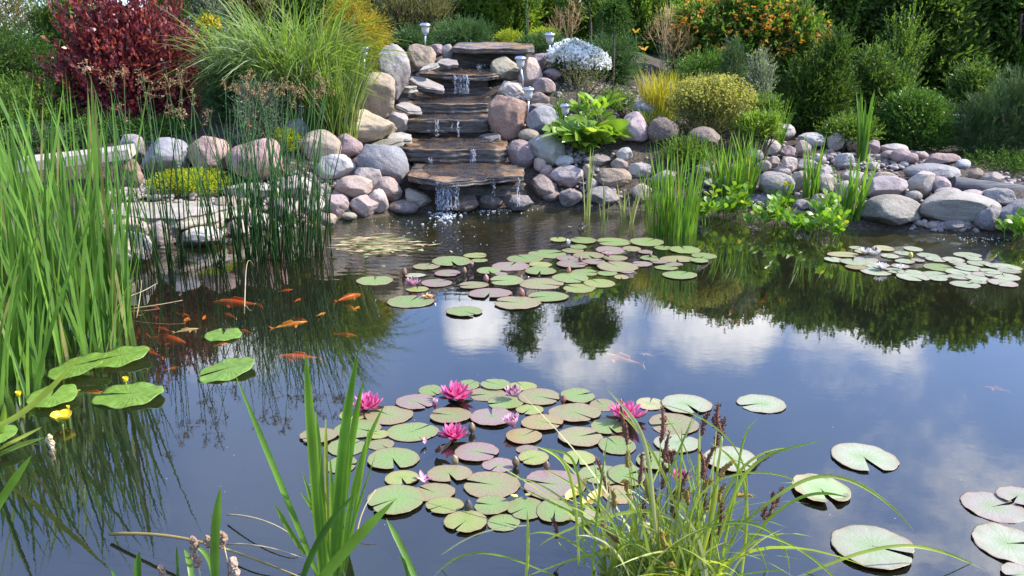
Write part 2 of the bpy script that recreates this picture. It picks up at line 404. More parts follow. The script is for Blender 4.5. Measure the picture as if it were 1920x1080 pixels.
ROCKS = [
 # left of the cascade
 (707, 84, 768, 184, GY, 'b', 'tall grey mottled boulder at the top left of the cascade', 205),
 (757, 85, 816, 136, (.40, .31, .24), 'a', 'brown ridged boulder beside the topmost slab', 140),
 (803, 82, 833, 108, MV, 'b', 'small purplish stone behind the brown ridged boulder', 125),
 (827, 84, 853, 112, GY, 'b', 'small upright grey stone touching the topmost slab', 128),
 (548, 177, 614, 222, GY, 'b', 'dull grey boulder half hidden behind the rushes by a lamp', 235),
 (672, 138, 752, 222, TN, 'a', 'big tan boulder with a sharp ridge below the tall grass', 228),
 (727, 210, 766, 250, GY, 'a', 'grey angular rock wedged beside the third cascade step', 252),
 (640, 208, 740, 270, (.46, .38, .26), 'a', 'large yellowish squared block below the tan ridged boulder', 276),
 (573, 214, 649, 254, (.42, .34, .29), 'b', 'smooth tan and grey boulder left of the yellowish block', 262),
 (534, 222, 580, 258, (.36, .36, .38), 'b', 'small pale grey stone left of the smooth tan boulder', 262),
 (556, 246, 640, 306, (.45, .37, .29), 'b', 'broad tan boulder with a white patch behind the rushes', 312),
 (625, 252, 678, 294, (.38, .27, .28), 'b', 'round mauve stone under the yellowish block', 300),
 (660, 268, 762, 350, BG, 'b', 'large dark blue grey boulder leaning against the lowest slab', 352, None, 22),
 (594, 289, 668, 340, (.46, .45, .46), 'b', 'pale grey rounded boulder between the mauve stone and the rushes', 344),
 (662, 295, 686, 313, PK, 'r', 'very small pink stone on top of the pale grey boulder', 318),
 (664, 307, 719, 358, (.43, .37, .36), 'b', 'creased grey pink rock under the blue grey boulder', 362),
 (630, 330, 703, 372, (.45, .35, .30), 'f', 'flattish pinkish rock lying above the waterline pair', 376),
 (700, 333, 759, 380, (.40, .31, .28), 'b', 'sloping pink brown rock left of the falling water', 382, None, 25),
 (754, 358, 808, 388, (.36, .32, .28), 'a', 'narrow wedge of rock pointing at the falling water', 392, None, 20),
 (690, 354, 730, 400, (.52, .42, .38), 'b', 'light pink rock standing at the waterline', 404),
 (657, 366, 710, 408, (.40, .31, .29), 'b', 'rounded pink brown rock at the waterline beside the light pink one', 409),
 (610, 366, 654, 404, (.40, .31, .31), 'b', 'mauve waterline rock right beside the rushes', 408),
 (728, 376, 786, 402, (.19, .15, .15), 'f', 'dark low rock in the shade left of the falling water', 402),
 (600, 400, 632, 424, TN, 'f', 'small tan waterline stone among the rushes', 428),
 (640, 398, 668, 413, OL, 'f', 'flat wet stone just breaking the water surface', 414),
 # far left row
 (222, 252, 272, 308, (.36, .32, .33), 'b', 'upright grey mauve boulder at the end of the plank', 312),
 (266, 260, 363, 334, (.31, .33, .37), 'b', 'bluish grey boulder behind the lime cushion plant', 336),
 (351, 256, 432, 328, PK, 'b', 'pale pink boulder between the blue grey and the dark pink ones', 334),
 (430, 255, 535, 346, (.40, .25, .25), 'b', 'biggest dark pink boulder, seen through the rushes', 350),
 (212, 300, 266, 358, BR, 'a', 'dark brown block holding up the plank', 360),
 (420, 342, 522, 376, (.40, .38, .35), 's', 'flat pale stone under the dark pink boulder', 378),
 (212, 408, 290, 456, (.46, .36, .31), 'b', 'pinkish rock under the flat layered stone', 460),
 (271, 414, 338, 462, (.43, .35, .32), 'b', 'rounded pink rock at the left waterline with a dark foot', 464),
 (306, 402, 352, 436, WH, 'b', 'small whitish stone above the rounded pink waterline rock', 440),
 (341, 384, 420, 440, (.58, .50, .46), 'b', 'whitish rounded boulder in front of the flat layered stone', 444),
 (336, 426, 420, 460, (.55, .52, .47), 'f', 'long pale flat rock at the left waterline', 462),
 (398, 368, 468, 416, (.34, .25, .20), 'b', 'brown rock behind the thin rushes', 420),
 (447, 398, 468, 418, WH, 'r', 'tiny white stone beside the brown rock', 424),
 (461, 396, 512, 430, (.52, .46, .42), 'b', 'pale rock standing in the thickest rushes', 434),
 (430, 410, 470, 446, (.40, .36, .30), 'b', 'olive grey waterline rock among the thin rushes', 448),
 (180, 428, 282, 505, (.60, .52, .42), 'a', 'large pale wedge of rock sloping into the water', 500),
 (525, 330, 585, 372, (.40, .37, .33), 'b', 'grey tan rock behind the thickest rushes', 378),
 (512, 372, 570, 412, (.38, .33, .30), 'b', 'brownish rock low behind the thickest rushes', 418),
 (566, 372, 612, 402, (.42, .40, .36), 'b', 'greyish low rock right of the thickest rushes', 408),
 # right of the cascade
 (919, 108, 979, 154, (.36, .33, .24), 'b', 'rounded olive boulder at the top right of the cascade', 160),
 (974, 108, 1016, 166, (.42, .33, .29), 'b', 'pinkish tan boulder behind the upper solar lamp', 170),
 (994, 96, 1028, 132, (.40, .30, .31), 'a', 'angular pink stone below the white flowering cushion', 138),
 (1025, 106, 1056, 132, TN, 'b', 'tan stone against the white flowering cushion', 136),
 (1018, 128, 1056, 150, MV, 'b', 'mauve stone under the white flowering cushion', 154),
 (926, 150, 985, 192, (.46, .42, .38), 'a', 'whitish grey angular rock above the red speckled boulder', 196),
 (1000, 147, 1042, 180, (.38, .28, .28), 'b', 'mauve pink stone right of the two lamp stakes', 184),
 (992, 173, 1030, 204, (.27, .20, .17), 'b', 'dull brown stone behind the lower solar lamp', 208),
 (916, 178, 988, 264, (.33, .205, .16), 'b', 'big reddish speckled boulder flanking the cascade', 272),
 (993, 194, 1044, 216, GY, 's', 'flat grey stone behind the bluish boulder by the lime hosta', 220),
 (988, 200, 1050, 252, (.36, .37, .40), 'b', 'bluish grey boulder to the left of the lime hosta', 258),
 (972, 242, 1012, 266, (.36, .31, .24), 'r', 'small smooth tan stone below the red speckled boulder', 272),
 (986, 254, 1062, 314, (.33, .33, .30), 'b', 'large smooth greenish grey boulder under the lime hosta', 318, None, 20),
 (950, 263, 1009, 316, (.255, .19, .20), 'b', 'dark mauve boulder at the right end of the fourth step', 322, None, 15),
 (1000, 294, 1024, 322, (.48, .36, .31), 'b', 'small triangular pink stone under the greenish boulder', 326),
 (1012, 309, 1036, 332, (.42, .29, .25), 'b', 'small brownish pink stone next to the triangular pink one', 336),
 (1041, 291, 1074, 314, (.56, .55, .56), 'b', 'small white stone perched on the lilac boulder', 318),
 (1036, 305, 1096, 352, (.44, .39, .43), 'b', 'smooth lilac grey boulder behind the striped leaf blades', 356),
 (1092, 308, 1112, 334, TN, 'b', 'small tan stone right of the lilac grey boulder', 338),
 (1026, 325, 1042, 340, MV, 'r', 'tiny mauve stone left of the lilac grey boulder', 344),
 (986, 328, 1050, 370, (.24, .185, .18), 'b', 'dark brownish boulder by the right end of the lowest slab', 374, None, 25),
 (1016, 358, 1050, 378, (.20, .155, .15), 'r', 'small dark glossy stone below the dark brownish boulder', 382),
 (1098, 330, 1120, 360, (.40, .36, .36), 'b', 'small grey stone behind the short yellow leaf blades', 364),
 (1048, 352, 1092, 388, (.26, .22, .22), 'b', 'dark grey waterline rock behind the striped leaf blades', 392),
 (1114, 313, 1180, 352, (.30, .23, .17), 'a', 'brown rock with a squared top beneath the hosta leaves', 356),
 (1144, 296, 1176, 320, (.34, .28, .25), 'b', 'brownish stone just above the squared brown rock', 324),
 (1156, 276, 1188, 304, (.46, .46, .48), 'b', 'pale stone under the right edge of the hosta', 308),
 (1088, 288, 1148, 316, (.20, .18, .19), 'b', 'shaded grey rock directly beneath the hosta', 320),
 (1178, 306, 1222, 334, (.40, .36, .34), 'b', 'grey stone left of the tall iris leaves', 338),
 (1184, 344, 1222, 378, (.38, .31, .25), 'b', 'tan waterline rock left of the tall iris leaves', 384),
 (1100, 350, 1160, 384, (.30, .27, .28), 'b', 'mottled grey waterline rock between the striped blades', 390),
 (1160, 213, 1218, 270, (.42, .33, .36), 'b', 'upright lilac boulder on the mulch right of the hosta', 276),
 (1178, 190, 1236, 218, (.44, .45, .48), 'f', 'flat pale bluish stone on the mulch slope', 222),
 (1215, 222, 1270, 272, (.17, .12, .10), 'b', 'dark earthy rock under the mulch slope', 280),
 (1290, 238, 1352, 285, (.18, .135, .115), 'b', 'dark brown boulder beneath the yellow flowering mound', 296),
 # wet stones under the lowest slab
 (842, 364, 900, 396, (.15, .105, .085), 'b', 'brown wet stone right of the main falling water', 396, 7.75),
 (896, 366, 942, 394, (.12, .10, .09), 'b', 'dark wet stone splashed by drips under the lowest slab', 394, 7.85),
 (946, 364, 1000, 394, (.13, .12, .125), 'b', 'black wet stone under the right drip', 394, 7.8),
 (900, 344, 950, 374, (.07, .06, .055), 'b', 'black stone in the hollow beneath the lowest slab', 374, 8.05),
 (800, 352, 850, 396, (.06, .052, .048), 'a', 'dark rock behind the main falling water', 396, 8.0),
 # right pile
 (1417, 322, 1489, 370, (.34, .32, .31), 'b', 'speckled grey boulder right of the broad iris clump', 372),
 (1458, 293, 1494, 328, (.54, .46, .41), 'a', 'angular pinkish white stone above the speckled grey boulder', 332),
 (1440, 292, 1462, 318, (.40, .33, .30), 'b', 'narrow upright tan stone touching the pinkish white one', 324),
 (1452, 311, 1482, 329, (.47, .39, .36), 'r', 'smooth pinkish stone between the pinkish white and speckled ones', 334),
 (1422, 300, 1446, 324, (.38, .32, .27), 'b', 'tan stone touching the broad iris clump', 330),
 (1462, 274, 1494, 298, (.36, .25, .265), 'b', 'round plum coloured stone behind the angular white one', 304),
 (1497, 250, 1550, 277, (.55, .55, .57), 'b', 'blocky white stone under the orange flower spikes', 282),
 (1446, 231, 1490, 262, (.50, .47, .47), 'b', 'pale rounded stone behind the slender iris', 266),
 (1491, 263, 1520, 290, (.46, .37, .32), 'b', 'tan pink stone left below the blocky white one', 296),
 (1551, 249, 1582, 281, (.42, .37, .34), 'b', 'greyish stone just right of the blocky white one', 286),
 (1588, 258, 1612, 284, (.29, .20, .145), 'b', 'rusty brown stone left of the tallest iris', 288),
 (1623, 262, 1650, 290, (.36, .26, .28), 'b', 'upright plum stone right of the tallest iris', 294),
 (1650, 269, 1700, 288, (.42, .40, .41), 'f', 'low grey flat stone in front of the round clipped box', 294),
 (1653, 282, 1682, 299, (.35, .27, .27), 'r', 'smooth mauve stone, left one of a touching pair', 304),
 (1671, 279, 1707, 304, (.36, .265, .265), 'r', 'larger smooth mauve stone, right one of a touching pair', 310),
 (1697, 287, 1722, 306, (.34, .235, .22), 'r', 'reddish stone above the small cobbles', 312),
 (1713, 283, 1740, 298, (.38, .30, .28), 'b', 'mottled brownish stone left of the long reddish block', 304),
 (1733, 284, 1795, 312, (.34, .235, .215), 'a', 'long reddish brown block on top of the right pile', 318),
 (1792, 299, 1819, 318, (.48, .49, .53), 'f', 'pale flat disc of stone behind the log', 324),
 (1816, 311, 1842, 340, (.31, .22, .165), 'a', 'brown pointed rock above the log', 344),
 (1624, 332, 1703, 376, (.33, .285, .30), 'b', 'domed grey mauve boulder in the middle of the right pile', 380),
 (1628, 322, 1676, 352, (.42, .35, .27), 's', 'layered tan slab behind the domed boulder', 356),
 (1700, 316, 1754, 370, (.55, .48, .42), 'a', 'angular whitish rock with a tall point in the right pile', 374, None, 25),
 (1738, 332, 1782, 366, (.35, .28, .29), 'b', 'mauve rock leaning on the pointed whitish rock', 370, None, 20),
 (1700, 308, 1795, 338, (.31, .31, .335), 'f', 'wide smooth grey rock sloping toward the log', 344),
 (1754, 352, 1802, 372, (.40, .36, .37), 'r', 'pale grey stone tucked behind the layered slab', 376),
 (1801, 356, 1845, 376, (.38, .30, .31), 'r', 'pinkish stone under the log', 380),
 (1612, 368, 1730, 426, (.24, .23, .195), 'b', 'largest olive grey boulder at the right waterline', 428),
 (1722, 362, 1864, 416, (.36, .34, .30), 's', 'long layered grey slab lying at the right waterline', 424, None, 4),
 (1826, 384, 1880, 434, (.19, .185, .20), 'b', 'dark rock at the foot of the layered slab', 438),
 (1868, 374, 1960, 438, (.22, .22, .24), 'b', 'big dark grey rock below the log end', 440),
 (1698, 358, 1728, 378, (.28, .27, .25), 'r', 'small grey green stone beneath the pointed whitish rock', 382),
 (1530, 312, 1560, 332, (.34, .33, .33), 'b', 'small grey rock between the two yellow green iris fans', 338),
 (1524, 326, 1568, 362, (.40, .35, .32), 'b', 'greyish pink rock left of the lower iris fan', 366),
 (1538, 345, 1566, 370, (.46, .40, .34), 'b', 'tan stone half covered by the lower iris fan', 374),
 (1482, 318, 1516, 360, (.33, .29, .27), 'b', 'mottled rock right of the speckled grey boulder', 364),
 (1514, 364, 1570, 402, (.33, .26, .265), 'b', 'flat mauve rock behind the round leaved marsh plants', 406),
 (1488, 374, 1520, 398, (.29, .25, .26), 'b', 'dark mauve stone left of the flat mauve rock', 402),
 (1566, 286, 1600, 318, (.34, .31, .33), 'b', 'greyish stone at the foot of the tallest iris', 322),
 (1518, 288, 1548, 310, (.42, .36, .36), 'b', 'mauve grey stone below the blocky white one', 316),
 (1625, 303, 1650, 320, (.36, .32, .33), 'b', 'grey stone at the right foot of the tallest iris', 324),
 (1770, 412, 1810, 432, (.25, .23, .235), 'f', 'low wet stone under the overhanging layered slab', 436),
 (1846, 352, 1902, 384, (.27, .26, .27), 'b', 'grey rock half under the log, right of the pinkish one', 388),
 (1880, 380, 1950, 408, (.24, .24, .26), 'b', 'dark grey rock directly below the log at the right edge', 412),
 (1842, 322, 1880, 344, (.30, .26, .23), 'b', 'low brownish stone behind the log, right of the pointed one', 348),
 (1580, 320, 1626, 352, (.33, .30, .30), 'b', 'grey rock behind the bright iris fan', 356),
 (1566, 340, 1612, 376, (.36, .32, .30), 'b', 'larger greyish rock covered by the bright iris fan', 380),
 (1496, 298, 1534, 324, (.33, .30, .29), 'a', 'angular grey stone under the mauve grey one', 328),
 (1424, 262, 1462, 294, (.36, .33, .31), 'b', 'greyish stone left of the plum coloured one', 298),
 (1398, 280, 1430, 306, (.31, .29, .28), 'b', 'grey stone at the foot of the grassy tuft', 310),
 (1300, 300, 1345, 330, (.27, .24, .22), 'b', 'dull grey brown rock behind the tall dense iris', 336),
 (1345, 330, 1385, 360, (.29, .26, .25), 'b', 'dull rock behind the broad iris clump', 366),
 (1224, 318, 1270, 352, (.30, .27, .26), 'a', 'grey rock hidden behind the tall dense iris leaves', 358),
]
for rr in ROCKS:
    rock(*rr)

def pebble_field(name, spots, seed, label, rmin=.012, rmax=.03):
    """many small loose stones as one mass: (px, py, half-width px, half-height px, count)"""
    r = np.random.default_rng(seed); b = MB(); V0, F0 = ICO2
    for px, py, hw, hh, n in spots:
        for k in range(n):
            p = on_ground(px + r.normal() * hw * .5, py + r.normal() * hh * .5, False)
            if p.z < -.02: continue
            s = r.uniform(rmin, rmax) * (1 + (r.random() < .12) * .8)
            V = V0 * np.array([1, r.uniform(.7, 1), r.uniform(.5, .8)]) * s
            V = V + nrm(V) * (wobble(nrm(V), r, s * .12, 1, 3, 4)[:, None])
            a = r.uniform(0, 6.3); ca, sa = math.cos(a), math.sin(a)
            V = np.stack([V[:, 0] * ca - V[:, 1] * sa, V[:, 0] * sa + V[:, 1] * ca, V[:, 2]], -1)
            b.add(V + np.array([p.x, p.y, p.z + s * .25]), [F0])
    m, t = newmat(name)
    isl = t.n('ShaderNodeNewGeometry').outputs['Random Per Island']
    pos = t.n('ShaderNodeNewGeometry').outputs['Position']
    ramp = t.n('ShaderNodeValToRGB', None, Fac=isl)
    cr = ramp.color_ramp; cr.interpolation = 'CONSTANT'
    cols = [(.22, .20, .19), (.30, .24, .20), (.17, .145, .14), (.36, .33, .30), (.23, .175, .165), (.26, .22, .17)]
    cr.elements[0].color = (*cols[0], 1); cr.elements[1].position = 1 / 6; cr.elements[1].color = (*cols[1], 1)
    for q in range(2, 6): e = cr.elements.new(q / 6); e.color = (*cols[q], 1)
    c = t.n('ShaderNodeHueSaturation', None, Color=ramp.outputs[0], Value=t.rng(t.noise(pos, 120, 3, .7), .3, .7, .7, 1.25))
    out(t, t.n('ShaderNodeBsdfPrincipled', None, Base_Color=c, Roughness=.7))
    return tag(b.build(name, m), label, kind='stuff')
pebble_field('gravel', [(1670, 300, 70, 22, 300), (1510, 385, 60, 22, 160), (1460, 300, 60, 40, 150), (1500, 350, 70, 30, 120), (1560, 300, 60, 30, 140),
    (1430, 375, 40, 14, 140), (1850, 345, 50, 16, 240), (1880, 360, 60, 12, 160), (1650, 355, 60, 30, 200), (1780, 425, 60, 8, 160), (300, 430, 130, 30, 420), (420, 400, 120, 40, 340), (250, 360, 40, 14, 160),
    (290, 258, 60, 12, 160), (560, 370, 90, 50, 360), (620, 330, 60, 50, 220), (1130, 350, 90, 40, 140), (1060, 270, 60, 60, 180), (1300, 330, 130, 40, 60), (790, 140, 40, 40, 80), (1000, 180, 40, 60, 120)],
    5, 'loose pebbles filling the gaps between the bank stones')
pebble_field('mulch', [(1190, 195, 110, 22, 900), (1280, 220, 60, 20, 300), (1130, 160, 60, 20, 300), (400, 190, 60, 14, 260), (560, 190, 60, 20, 160)], 6,
    'coarse brown bark mulch and grit on the planted slope', .008, .018)
# ---------------------------------------------------------------- the cascade: stacked slate slabs
m, t = newmat('wet_slate')
obj = t.n('ShaderNodeTexCoord').outputs['Object']
oi = t.n('ShaderNodeObjectInfo').outputs['Random']
v = t.vmath('ADD', obj, t.n('ShaderNodeCombineXYZ', None, X=t.math('MULTIPLY', oi, 23.0), Y=t.math('MULTIPLY', oi, 11.0), Z=0.0))
vl = t.vmath('MULTIPLY', v, (1.6, 4.0, 14.0))
n1, n2, n3 = t.noise(vl, 4.0, 6, .65), t.noise(v, 5.5, 5, .6, .6), t.noise(v, 60, 4, .7)
c = t.mix(t.rng(n1, .35, .68), (.03, .026, .023), (.155, .13, .11))
up = t.n('ShaderNodeSeparateXYZ', None, Vector=t.n('ShaderNodeNewGeometry').outputs['True Normal']).outputs[2]
silt = t.math('MULTIPLY', t.rng(n2, .42, .62), t.rng(up, .55, .85))
c = t.mix(t.math('MULTIPLY', silt, .72), c, t.mix(t.rng(n3, .4, .65), (.36, .17, .058), (.48, .32, .17)))
c = t.mix(t.rng(n3, .60, .72, 0, .35), c, (.38, .35, .33))
bp = t.n('ShaderNodeBump', None, Strength=.8, Distance=.015, Height=t.math('ADD', n1, t.math('MULTIPLY', n3, .35)))
p = t.n('ShaderNodeBsdfPrincipled', None, Base_Color=c, Normal=bp, Roughness=t.rng(t.math('ADD', t.math('MULTIPLY', up, .4), n2), .4, 1.0, .62, .2))
out(t, p); M_SLATE = m
def slab(name, outline, ztop, th, label, seed, slope=(0, 0), cat='stone slab', mat=None, color=None, rough=1.0):
    """outline: plan polygon (x, y); ztop at its centre; slope dz/dx, dz/dy; layered broken edge"""
    r = np.random.default_rng(seed); P = np.array(outline, dtype=float)
    c = P.mean(0); Q = []
    for k in range(len(P)):
        a, b = P[k], P[(k + 1) % len(P)]; n = max(2, int(np.linalg.norm(b - a) / .022))
        for q in range(n): Q.append(a + (b - a) * q / n)
    Q = np.array(Q); n = len(Q); rel = Q - c
    s = np.linspace(0, 2 * math.pi, n, endpoint=False)
    jag = sum(np.sin(s * k + r.uniform(0, 6.3)) * r.uniform(.3, 1) / k ** .55 for k in (5, 9, 14, 23, 37, 51)) * .011 * rough
    nl = 7; rings = []
    def zz(xy): return ztop + (xy[:, 0] - c[0]) * slope[0] + (xy[:, 1] - c[1]) * slope[1]
    def surf(xy, a): return a * (np.sin(xy[:, 0] * 9 + seed) * np.sin(xy[:, 1] * 13 + seed * 2) + .5 * np.sin(xy[:, 0] * 27 + xy[:, 1] * 31))
    ln = np.linalg.norm(rel, axis=1, keepdims=True); dirn = rel / ln
    for f in (.08, .3, .5, .68, .82, .92, .98):
        xy = c + rel * f; rings.append(np.column_stack([xy, zz(xy) + surf(xy, .006 * rough)]))
    for L in range(nl + 1):
        wav = sum(np.sin(s * k + r.uniform(0, 6.3)) / k ** .4 for k in (3, 8, 17, 29)) * .006 * rough
        inn = r.uniform(-.012, .018) * rough if 0 < L < nl else .004
        xy = c + rel + dirn * ((jag + wav - inn)[:, None] * 1.0)
        z = zz(xy) - th * (L / nl) - .003 * (L == 0)
        rings.append(np.column_stack([xy, z + (surf(xy, .004 * rough))]))
    for f in (.7, .3, .05):
        xy = c + rel * f; rings.append(np.column_stack([xy, zz(xy) - th * 1.02]))
    V = np.concatenate(rings); nr = len(rings)
    i = np.arange(nr - 1)[:, None] * n + np.arange(n)[None]; j = np.arange(nr - 1)[:, None] * n + (np.arange(n)[None] + 1) % n
    F = [np.stack([i, i + n, j + n, j], -1).reshape(-1, 4), np.arange(n)[None], (np.arange(n) + (nr - 1) * n)[None, ::-1]]
    loc = (c[0], c[1], ztop - th)
    o = mk(name, V - np.array(loc), F, mat or M_SLATE, loc=loc, color=color)
    return tag(o, label, cat)
def xat(px, Y, z): return (px - 960) / FPX * fwd((0, Y, z))
def step(Yf, Yb, py_f, py_b, th, front, back, label, seed, **kw):
    """front / back: list of (px, dY) along the front edge left to right and the back edge right to left"""
    zf, zb = zpy(py_f, Yf), zpy(py_b, Yb); sl = (zb - zf) / (Yb - Yf)
    pts = [(xat(px, Yf + d, zf), Yf + d) for px, d in front] + [(xat(px, Yb + d, zb), Yb + d) for px, d in back]
    cy = np.mean([p[1] for p in pts])
    return slab('cascade_slab', pts, zf + (cy - Yf) * sl, th, label, seed, slope=(0, sl), **kw), zf
S5, z5 = step(7.60, 8.45, 338, 304, .055, [(764, .22), (790, .06), (830, -.06), (860, -.04), (890, .05), (930, .14), (980, .2)], [(985, -.3), (950, 0), (850, .05), (775, 0)], 'lowest cascade slab, orange brown and wet, overhanging the pond', 1)
S4, z4 = step(8.35, 8.95, 281, 256, .125, [(742, .12), (770, .02), (830, -.02), (880, .03), (930, .0), (950, .06)], [(952, -.1), (900, .0), (800, .03), (752, -.05)], 'second cascade slab from the pond, thick dark front edge', 2)
S3, z3 = step(8.85, 9.35, 225, 211, .13, [(752, .06), (800, -.02), (850, .03), (905, .0), (920, .06)], [(922, -.05), (840, .02), (760, 0)], 'third cascade slab from the pond, dark with a notch of water', 3)
S2, z2 = step(9.25, 9.85, 195, 177, .10, [(744, .1), (790, .0), (850, -.02), (915, .02), (922, .1)], [(925, -.1), (850, .02), (755, 0)], 'fourth cascade slab from the pond, glittering with running water', 4)
S1, z1 = step(9.72, 10.3, 140, 124, .06, [(785, .1), (830, .0), (880, -.03), (925, .02), (936, .1)], [(932, -.1), (860, .02), (800, 0)], 'fifth cascade slab from the pond, thin wet ledge', 5)
S0, z0 = step(10.05, 10.65, 91, 79, .055, [(846, .1), (870, .02), (930, -.03), (990, -.04), (1002, .06)], [(998, -.1), (930, .02), (858, 0)], 'topmost dry grey slab capping the cascade', 6)
# risers: ledges under each slab
def ledge(Yf, Yb, py_t, py_b, pxl, pxr, label, seed):
    zt, zb = zpy(py_t, Yf), zpy(py_b, Yf)
    pts = [(xat(pxl, Yf, zt), Yf + .03), (xat((pxl * 2 + pxr) / 3, Yf, zt), Yf), (xat((pxl + pxr * 2) / 3, Yf, zt), Yf - .02), (xat(pxr, Yf, zt), Yf + .02), (xat(pxr, Yb, zt), Yb), (xat(pxl, Yb, zt), Yb)]
    slab('riser_stone', pts, zt, zt - zb, label, seed, rough=1.3)
ledge(9.86, 10.25, 147, 165, 800, 915, 'upper dark riser stone below the thin wet ledge', 11)
ledge(9.80, 10.2, 164, 186, 775, 922, 'lower dark riser stone above the glittering slab', 12)
ledge(8.98, 9.3, 248, 262, 770, 930, 'dark riser stone under the notched third slab', 13)
ledge(9.40, 9.8, 211, 220, 765, 915, 'thin dark riser stone under the fourth slab', 14)
ledge(8.52, 8.9, 294, 312, 772, 945, 'dark riser stone behind the lowest slab', 15)
ledge(8.02, 8.5, 347, 400, 780, 985, 'black hollow stone wall under the lowest slab', 16)
ledge(10.35, 10.7, 100, 132, 850, 985, 'shaded back stone under the topmost slab', 17)
# loose slate pieces beside the steps
M_DRY = rockmat('dry_slate', True)
def piece(x0, y0, x1, y1, th, Yd, label, seed, dY=.16, slope=(0, 0), col=(.30, .28, .27)):
    z = zpy((y0 + y1) / 2, Yd); h = (y1 - y0)
    pts = [(xat(x0, Yd, z), Yd - dY * .3), (xat((x0 + x1) / 2, Yd, z), Yd - dY * .6), (xat(x1, Yd, z), Yd - dY * .2), (xat(x1 - 4, Yd, z), Yd + dY * .5), (xat((x0 + x1) / 2, Yd, z), Yd + dY * .75), (xat(x0 + 6, Yd, z), Yd + dY * .4)]
    slab('slate_piece', pts, z, th, label, seed, slope=slope, mat=M_DRY, color=col, cat='stone')
piece(787, 117, 823, 131, .03, 9.62, 'pale flat slate chip beside the thin wet ledge', 21, slope=(.25, .25), col=(.44, .41, .38))
piece(818, 108, 860, 122, .04, 10.0, 'grey tilted slate between the upright stone and top slab', 22, slope=(-.1, .35))
piece(767, 146, 832, 164, .05, 9.55, 'long grey slate leaning against the upper riser', 23, slope=(-.32, .35))
piece(755, 157, 783, 168, .06, 9.45, 'small squared slate block at the left of the upper riser', 24, slope=(0, .1), col=(.38, .35, .31))
piece(743, 192, 790, 207, .04, 9.05, 'grey slate plate sloping at the left of the notched slab', 25, slope=(-.3, .3))
piece(726, 248, 772, 262, .05, 8.55, 'pale slate plate at the left end of the third riser', 26, slope=(-.1, .3), col=(.40, .38, .34))
piece(690, 258, 756, 276, .06, 8.35, 'greenish slate tongue above the blue grey boulder', 27, slope=(.15, .25), col=(.27, .26, .20))
piece(884, 250, 938, 266, .04, 8.75, 'dark slate flake at the right of the second slab', 28, slope=(.15, .3), col=(.15, .14, .14))
piece(868, 218, 918, 236, .05, 9.1, 'dark grey slate flake at the right of the notched slab', 29, slope=(.1, .3), col=(.16, .155, .15))
piece(765, 362, 800, 382, .05, 7.9, 'dark slate flake beside the falling water', 30, slope=(-.3, .2), col=(.14, .13, .125))
# the flat layered stone on the left bank and its lower shelf
pts = [on_z(px, py, .22) for px, py in ((206, 402), (262, 408), (330, 412), (400, 398), (470, 382), (468, 364), (400, 358), (300, 360), (224, 372))]
slab('layered_slab', [(p.x, p.y) for p in pts], .225, .09, 'broad flat layered grey green stone on the left bank', 31, mat=M_LAYER, color=(.40, .38, .33), rough=1.4)
pts = [on_z(px, py, .14) for px, py in ((180, 424), (240, 428), (276, 420), (262, 408), (196, 404))]
slab('layered_slab', [(p.x, p.y) for p in pts], .14, .07, 'tan lower shelf of stone beside the wedge shaped rock', 32, mat=M_LAYER, color=(.44, .38, .29), rough=1.4)

# ---------------------------------------------------------------- running water and foam
m, t = newmat('falling_water')
pos = t.n('ShaderNodeNewGeometry').outputs['Position']
nz = t.noise(t.vmath('MULTIPLY', pos, (1.0, 1.0, .22)), 120, 3, .6)
tr = t.n('ShaderNodeBsdfTransparent', None, Color=(.93, .95, 1.0))
wh = t.n('ShaderNodeBsdfPrincipled', None, Base_Color=(.78, .80, .84), Roughness=.12)
out(t, t.n('ShaderNodeMixShader', None, i0=t.rng(nz, .44, .66, .0, .85), i1=tr, i2=wh)); M_FALL = m
m, t = newmat('foam')
out(t, t.n('ShaderNodeMixShader', None, i0=.5, i1=t.n('ShaderNodeBsdfTransparent'), i2=t.n('ShaderNodeBsdfPrincipled', None, Base_Color=(.8, .82, .86), Roughness=.15))); M_FOAM = m
def stream(pxs, py0, py1, Y0, Y1, n, seed, label, wpx=1.5):
    """thin threads of water falling from (py0, Y0) to (py1, Y1)"""
    r = np.random.default_rng(seed); b = MB()
    for k in range(n):
        px = r.uniform(*pxs); d = r.uniform(-.02, .02); a = on_Y(px, py0 + r.uniform(-1, 2), Y0 + d)
        e = on_Y(px + r.normal() * 2, py1 - (r.random() < .3) * r.uniform(0, .6) * (py1 - py0), Y1 + d)
        P = []
        for q in range(9):
            f = q / 8; P.append((a.x + (e.x - a.x) * f + r.normal() * .006, a.y + (e.y - a.y) * math.sqrt(f) + r.normal() * .003, a.z + (e.z - a.z) * f))
        ra = r.uniform(.4, 1) * wpx * .5 * 8 / FPX
        b.add(*tube(P, [ra * r.uniform(.5, 1.2) for _ in P], 5))
        for q in range(3):
            f = r.random(); c = np.array([a.x + (e.x - a.x) * f + r.normal() * .012, a.y + (e.y - a.y) * f - .01, a.z + (e.z - a.z) * f])
            b.add(ICO2[0] * r.uniform(.002, .005) + c, [ICO2[1]])
    return tag(b.build('falling_water', M_FALL), label, kind='structure')
stream((818, 860), 341, 394, 7.56, 7.60, 46, 1, 'main curtain of water falling from the lowest slab into the pond')
stream((884, 890), 280, 306, 8.36, 8.30, 9, 2, 'single bright thread of water falling onto the lowest slab')
stream((800, 840), 294, 306, 8.36, 8.30, 5, 8, 'faint drips under the left of the second slab', 1.5)
stream((817, 823), 224, 256, 8.83, 8.78, 5, 3, 'thin thread of water falling from the notched slab')
stream((848, 862), 228, 256, 8.84, 8.78, 4, 9, 'faint drips under the notched slab', 1.5)
stream((850, 880), 140, 176, 9.70, 9.68, 20, 4, 'short curtain of water falling onto the glittering slab')
